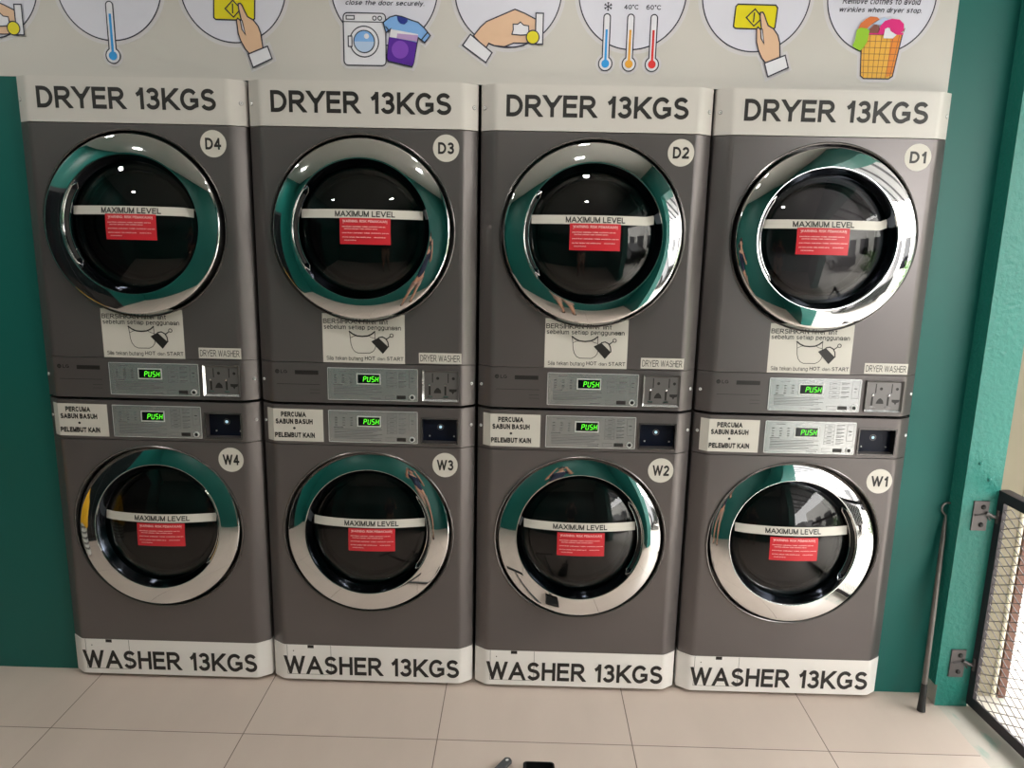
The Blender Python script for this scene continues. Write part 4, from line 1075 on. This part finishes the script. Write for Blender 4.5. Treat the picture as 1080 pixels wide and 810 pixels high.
# dark hatchback parked outside, seen mirrored in the door glass of D1 and W1
car = thing('car', 'black hatchback parked outside, seen mirrored in the glass of dryer D1', 'car', (4.0, -5.4, -.03))
def side(pts, x0, x1, mt, g):
    n = len(pts); vs = [(x0, y, z) for y, z in pts] + [(x1, y, z) for y, z in pts]
    g.add(vs, [tuple(range(n)), tuple(range(n, 2*n))[::-1]] + [((i+1) % n, i, n+i, n+(i+1) % n) for i in range(n)], mt)
g = G(); side([(-1.85,.28),(-1.88,.62),(-1.55,.86),(-.95,.94),(-.25,1.38),(.95,1.42),(1.55,1.05),(1.82,.92),(1.86,.35),(1.5,.22),(-1.5,.22)], -.82, .82, 'car', g); g.build('car_body', car, bevel=.05)
g = G(); side([(-.82,.95),(-.22,1.31),(.88,1.35),(1.35,1.02)], -.826, .826, 'glass_car', g); g.build('side_window', car)
for wx in (-.80, .80):
    for wy in (-1.15, 1.15):
        g = G(); g.lathe([(0,-.10),(.19,-.10),(.30,-.09),(.315,-.06),(.315,.06),(.30,.09),(0,.09)], ['steel','rubber','rubber','rubber','rubber','rubber'], lambda p, wx=wx, wy=wy: Vector((wx + (p.y if wx < 0 else -p.y), wy + p.x, .315 + p.z)), n=28); g.build('wheel', car, smooth=True)

# ------------------------------------------------------------------ the person taking the photo (mirrored in the chrome rings)
def skin_mesh(name, joints, edges, mt, parent, root=0, sub=2, at=(0, 0, 0)):
    me = bpy.data.meshes.new(name); me.from_pydata([tuple(Vector(j[0])) for j in joints], edges, [])
    me.materials.append(M[mt]); o = bpy.data.objects.new(name, me); COL.objects.link(o); o.parent = parent
    md = o.modifiers.new('skin', 'SKIN'); md.use_smooth_shade = True
    sv = me.skin_vertices[0].data if me.skin_vertices else None
    if sv is None:
        me.attributes; 
    for i, j in enumerate(joints):
        r = j[1] if isinstance(j[1], tuple) else (j[1], j[1]); me.skin_vertices[0].data[i].radius = r
        me.skin_vertices[0].data[i].use_root = (i == root)
    sd = o.modifiers.new('sub', 'SUBSURF'); sd.levels = sub; sd.render_levels = sub
    return o
PX, PYY = .13, -2.80
per = thing('person', 'person in navy t-shirt and beige shorts taking the photo, mirrored in the chrome rings', 'person', (PX, PYY, 0))
J = [((0, 0, .96), (.135, .10)), ((0, .01, 1.12), (.125, .085)), ((0, 0, 1.30), (.145, .095)), ((0, -.01, 1.42), (.11, .075)), ((0, 0, 1.50), (.050, .050)), ((0, .015, 1.57), (.056, .062)), ((0, .02, 1.64), (.076, .092)), ((0, .015, 1.71), (.066, .080)),
     ((-.17, -.01, 1.40), .050), ((-.25, .04, 1.20), .043), ((-.20, .24, 1.36), .034), ((-.135, .345, 1.535), .024),
     ((.17, -.01, 1.40), .050), ((.27, .05, 1.21), .043), ((.20, .25, 1.37), .034), ((.130, .345, 1.535), .024),
     ((-.09, 0, .88), .090), ((-.11, .02, .50), .058), ((-.12, 0, .30), .055), ((-.12, -.02, .09), .036), ((-.13, .10, .035), (.042, .030)), ((-.135, .18, .025), (.036, .020)),
     ((.09, 0, .88), .090), ((.11, .02, .50), .058), ((.12, 0, .30), .055), ((.12, -.02, .09), .036), ((.13, .10, .035), (.042, .030)), ((.135, .18, .025), (.036, .020))]
Eg = [(0,1),(1,2),(2,3),(3,4),(4,5),(5,6),(6,7),(3,8),(8,9),(9,10),(10,11),(3,12),(12,13),(13,14),(14,15),(0,16),(16,17),(17,18),(18,19),(19,20),(20,21),(0,22),(22,23),(23,24),(24,25),(25,26),(26,27)]
# hands: palm, four fingers curled over the phone's edge and a thumb from the side of the palm
for s_, wr in ((-1, 11), (1, 15)):
    b0 = len(J); wx, wy, wz = J[wr][0]
    J.append(((wx - s_*.012, wy + .022, wz + .040), (.026, .016))); Eg.append((wr, b0))
    for k in range(4):
        fx = wx - s_*(.002 + .004*k); fz = wz + .040 + .017*(1.5-k) + .010; n0 = len(J); ln = (.030, .034, .032, .026)[k]
        J += [((fx - s_*.010, wy + .044, fz), .0085), ((fx - s_*(.014 + ln*.5), wy + .060, fz + .002), .0080), ((fx - s_*(.020 + ln), wy + .057, fz), .0070)]
        Eg += [(b0, n0), (n0, n0+1), (n0+1, n0+2)]
    n0 = len(J)
    J += [((wx - s_*.018, wy + .012, wz + .050), .0100), ((wx - s_*.034, wy + .016, wz + .062), .0088), ((wx - s_*.050, wy + .026, wz + .066), .0078)]
    Eg += [(b0, n0), (n0, n0+1), (n0+1, n0+2)]
skin_mesh('body', J, Eg, 'skin', per)
T_ = [((0, 0, .90), (.165, .125)), ((0, .01, 1.10), (.150, .108)), ((0, 0, 1.30), (.168, .115)), ((0, -.01, 1.42), (.120, .088)), ((-.17, -.01, 1.405), .068), ((-.235, .03, 1.25), .066), ((.17, -.01, 1.405), .068), ((.245, .035, 1.26), .066)]
skin_mesh('shirt', T_, [(0,1),(1,2),(2,3),(3,4),(4,5),(3,6),(6,7)], 'navy_cloth', per)
S_ = [((0, 0, .94), (.155, .118)), ((-.09, 0, .84), .112), ((-.115, .015, .54), .092), ((.09, 0, .84), .112), ((.115, .015, .54), .092)]
skin_mesh('shorts', S_, [(0,1),(1,2),(0,3),(3,4)], 'khaki', per)
g = G(); n = 20
prof_h = [(.0, .118), (.04, .112), (.072, .088), (.090, .045), (.092, .0), (.080, -.045)]
for j in range(len(prof_h)-1):
    vs = []
    for (r_, h_) in (prof_h[j], prof_h[j+1]):
        for i in range(n):
            t = 2*PI*i/n; fr = .62 if math.sin(t) > .35 and h_ < .06 else 1.0
            vs.append((r_*.92*math.cos(t), .012 + r_*1.12*math.sin(t)*fr, 1.665 + h_))
    g.add(vs, [(i, (i+1) % n, n+(i+1) % n, n+i) for i in range(n)], 'hair')
g.build('hair', per, smooth=True)
g = G()                            # eyes, nose and mouth
for e in (-.030, .030): g.lathe([(0, 0), (.010, .003), (.012, .010)], 'ink', lambda p, e=e: Vector((e + p.x, .112 - p.y, 1.655 + p.z*.5)), n=12)
g.tube([Vector((0, .108, 1.650)), Vector((0, .124, 1.622)), Vector((0, .108, 1.612))], [.007, .011, .008], 'skin', n=8)
g.tube([Vector((-.022, .098, 1.585)), Vector((0, .106, 1.583)), Vector((.022, .098, 1.585))], [.003, .005, .003], 'red_print', n=8)
for e in (-1, 1): g.tube([Vector((e*.078, .01, 1.625)), Vector((e*.090, .0, 1.648)), Vector((e*.084, -.004, 1.672))], [.006, .011, .007], 'skin', n=8)
g.build('face', per, smooth=True)
for e in (-1, 1):
    g = G(); g.tube([Vector((e*.118, -.055, .016)), Vector((e*.130, .10, .016)), Vector((e*.138, .22, .014))], [.034, .044, .034], 'rubber', n=12)
    for v in range(len(g.v)): g.v[v].z = min(max(g.v[v].z, 0), .018)
    g.tube([Vector((e*.088, .09, .02)), Vector((e*.112, .10, .062)), Vector((e*.150, .10, .062)), Vector((e*.176, .09, .02))], .007, 'rubber', n=8); g.build('sandal', per)
ph = thing('phone', 'dark smartphone held up level in both hands, mirrored in the ring of washer W2', 'phone', (.128, -2.394, 1.572))
g = G(); r = .010; W2, H2 = .080, .038
pts = []
for (cx_, cz_, a0) in ((W2-r, H2-r, 0), (-W2+r, H2-r, 90), (-W2+r, -H2+r, 180), (W2-r, -H2+r, 270)):
    for i in range(6): t = math.radians(a0 + 90*i/5); pts.append((cx_ + r*math.cos(t), cz_ + r*math.sin(t)))
g.slab(pts, .004, .012, 'dark'); g.build('phone_body', ph)
g = G(); g.lathe([(0, .0025), (.008, .0025), (.009, .004)], 'glass_car', lambda p: p + Vector((.020, 0, .0)), n=20); g.build('camera_lens', ph)

# ------------------------------------------------------------------ ceiling lights (their discs show in the chrome door rings)
for (lx, ly) in ((-2.1, -.95), (.30, -.95), (-2.1, -2.2), (.30, -2.2)):
    t = thing('ceiling_light', 'round recessed ceiling downlight above the laundry aisle', 'ceiling light', (lx, ly, ZC), 'round downlights in the ceiling')
    g = G(); g.lathe([(.085, 0), (.088, -.008), (.075, -.010), (.070, -.004)], 'white_plastic', lambda p: Vector((p.x, p.z, p.y)), n=32); g.build('trim_ring', t, smooth=True)
    g = G(); g.lathe([(.072, -.005), (0, -.006)], 'lamp', lambda p: Vector((p.x, p.z, p.y)), n=32); g.build('diffuser', t)
    ld = bpy.data.lights.new('downlight', 'AREA'); ld.shape = 'DISK'; ld.size = .14; ld.energy = 8.5; ld.color = (1.0, .96, .91)
    lo = bpy.data.objects.new('downlight', ld); COL.objects.link(lo); lo.location = (0, 0, -.012); lo.parent = t

# ------------------------------------------------------------------ world, camera, colour
w = bpy.data.worlds.new('sky'); sc.world = w; w.use_nodes = True
bg = w.node_tree.nodes['Background']; bg.inputs['Color'].default_value = (1.0, 0.99, 0.965, 1); bg.inputs['Strength'].default_value = 9.0
pd = bpy.data.lights.new('doorway_portal', 'AREA'); pd.shape = 'RECTANGLE'; pd.size = 2.32; pd.size_y = 2.02; pd.cycles.is_portal = True
po = bpy.data.objects.new('doorway_portal', pd); COL.objects.link(po); po.location = (1.80, -1.04, 1.16); po.rotation_euler = (0, PI/2, 0)

sl = bpy.data.lights.new('sun', 'SUN'); sl.energy = 5.0; sl.angle = .02; sl.color = (1, .98, .95)
so = bpy.data.objects.new('sun', sl); COL.objects.link(so); so.rotation_euler = (math.radians(15), math.radians(28), 0)
cd = bpy.data.cameras.new('camera'); cam = bpy.data.objects.new('camera', cd); COL.objects.link(cam)
cam.rotation_mode = 'XYZ'
cam.location = (0.14735, -2.36521, 1.57284); cam.rotation_euler = (1.366282, -0.020413, 0.018069)
cd.sensor_fit = 'HORIZONTAL'; cd.sensor_width = 36.0; cd.lens = 798.518 / 1080 * 36; cd.clip_start = 0.005
sc.camera = cam
sc.view_settings.view_transform = 'Standard'; sc.view_settings.look = 'None'; sc.view_settings.gamma = 1.0
sc.view_settings.use_curve_mapping = False; sc.view_settings.exposure = 0.46
sc.cycles.max_bounces = 8; sc.cycles.diffuse_bounces = 4; sc.cycles.glossy_bounces = 5; sc.cycles.transparent_max_bounces = 16
sc.cycles.use_denoising = True; sc.cycles.caustics_reflective = False; sc.cycles.sample_clamp_indirect = 6.0
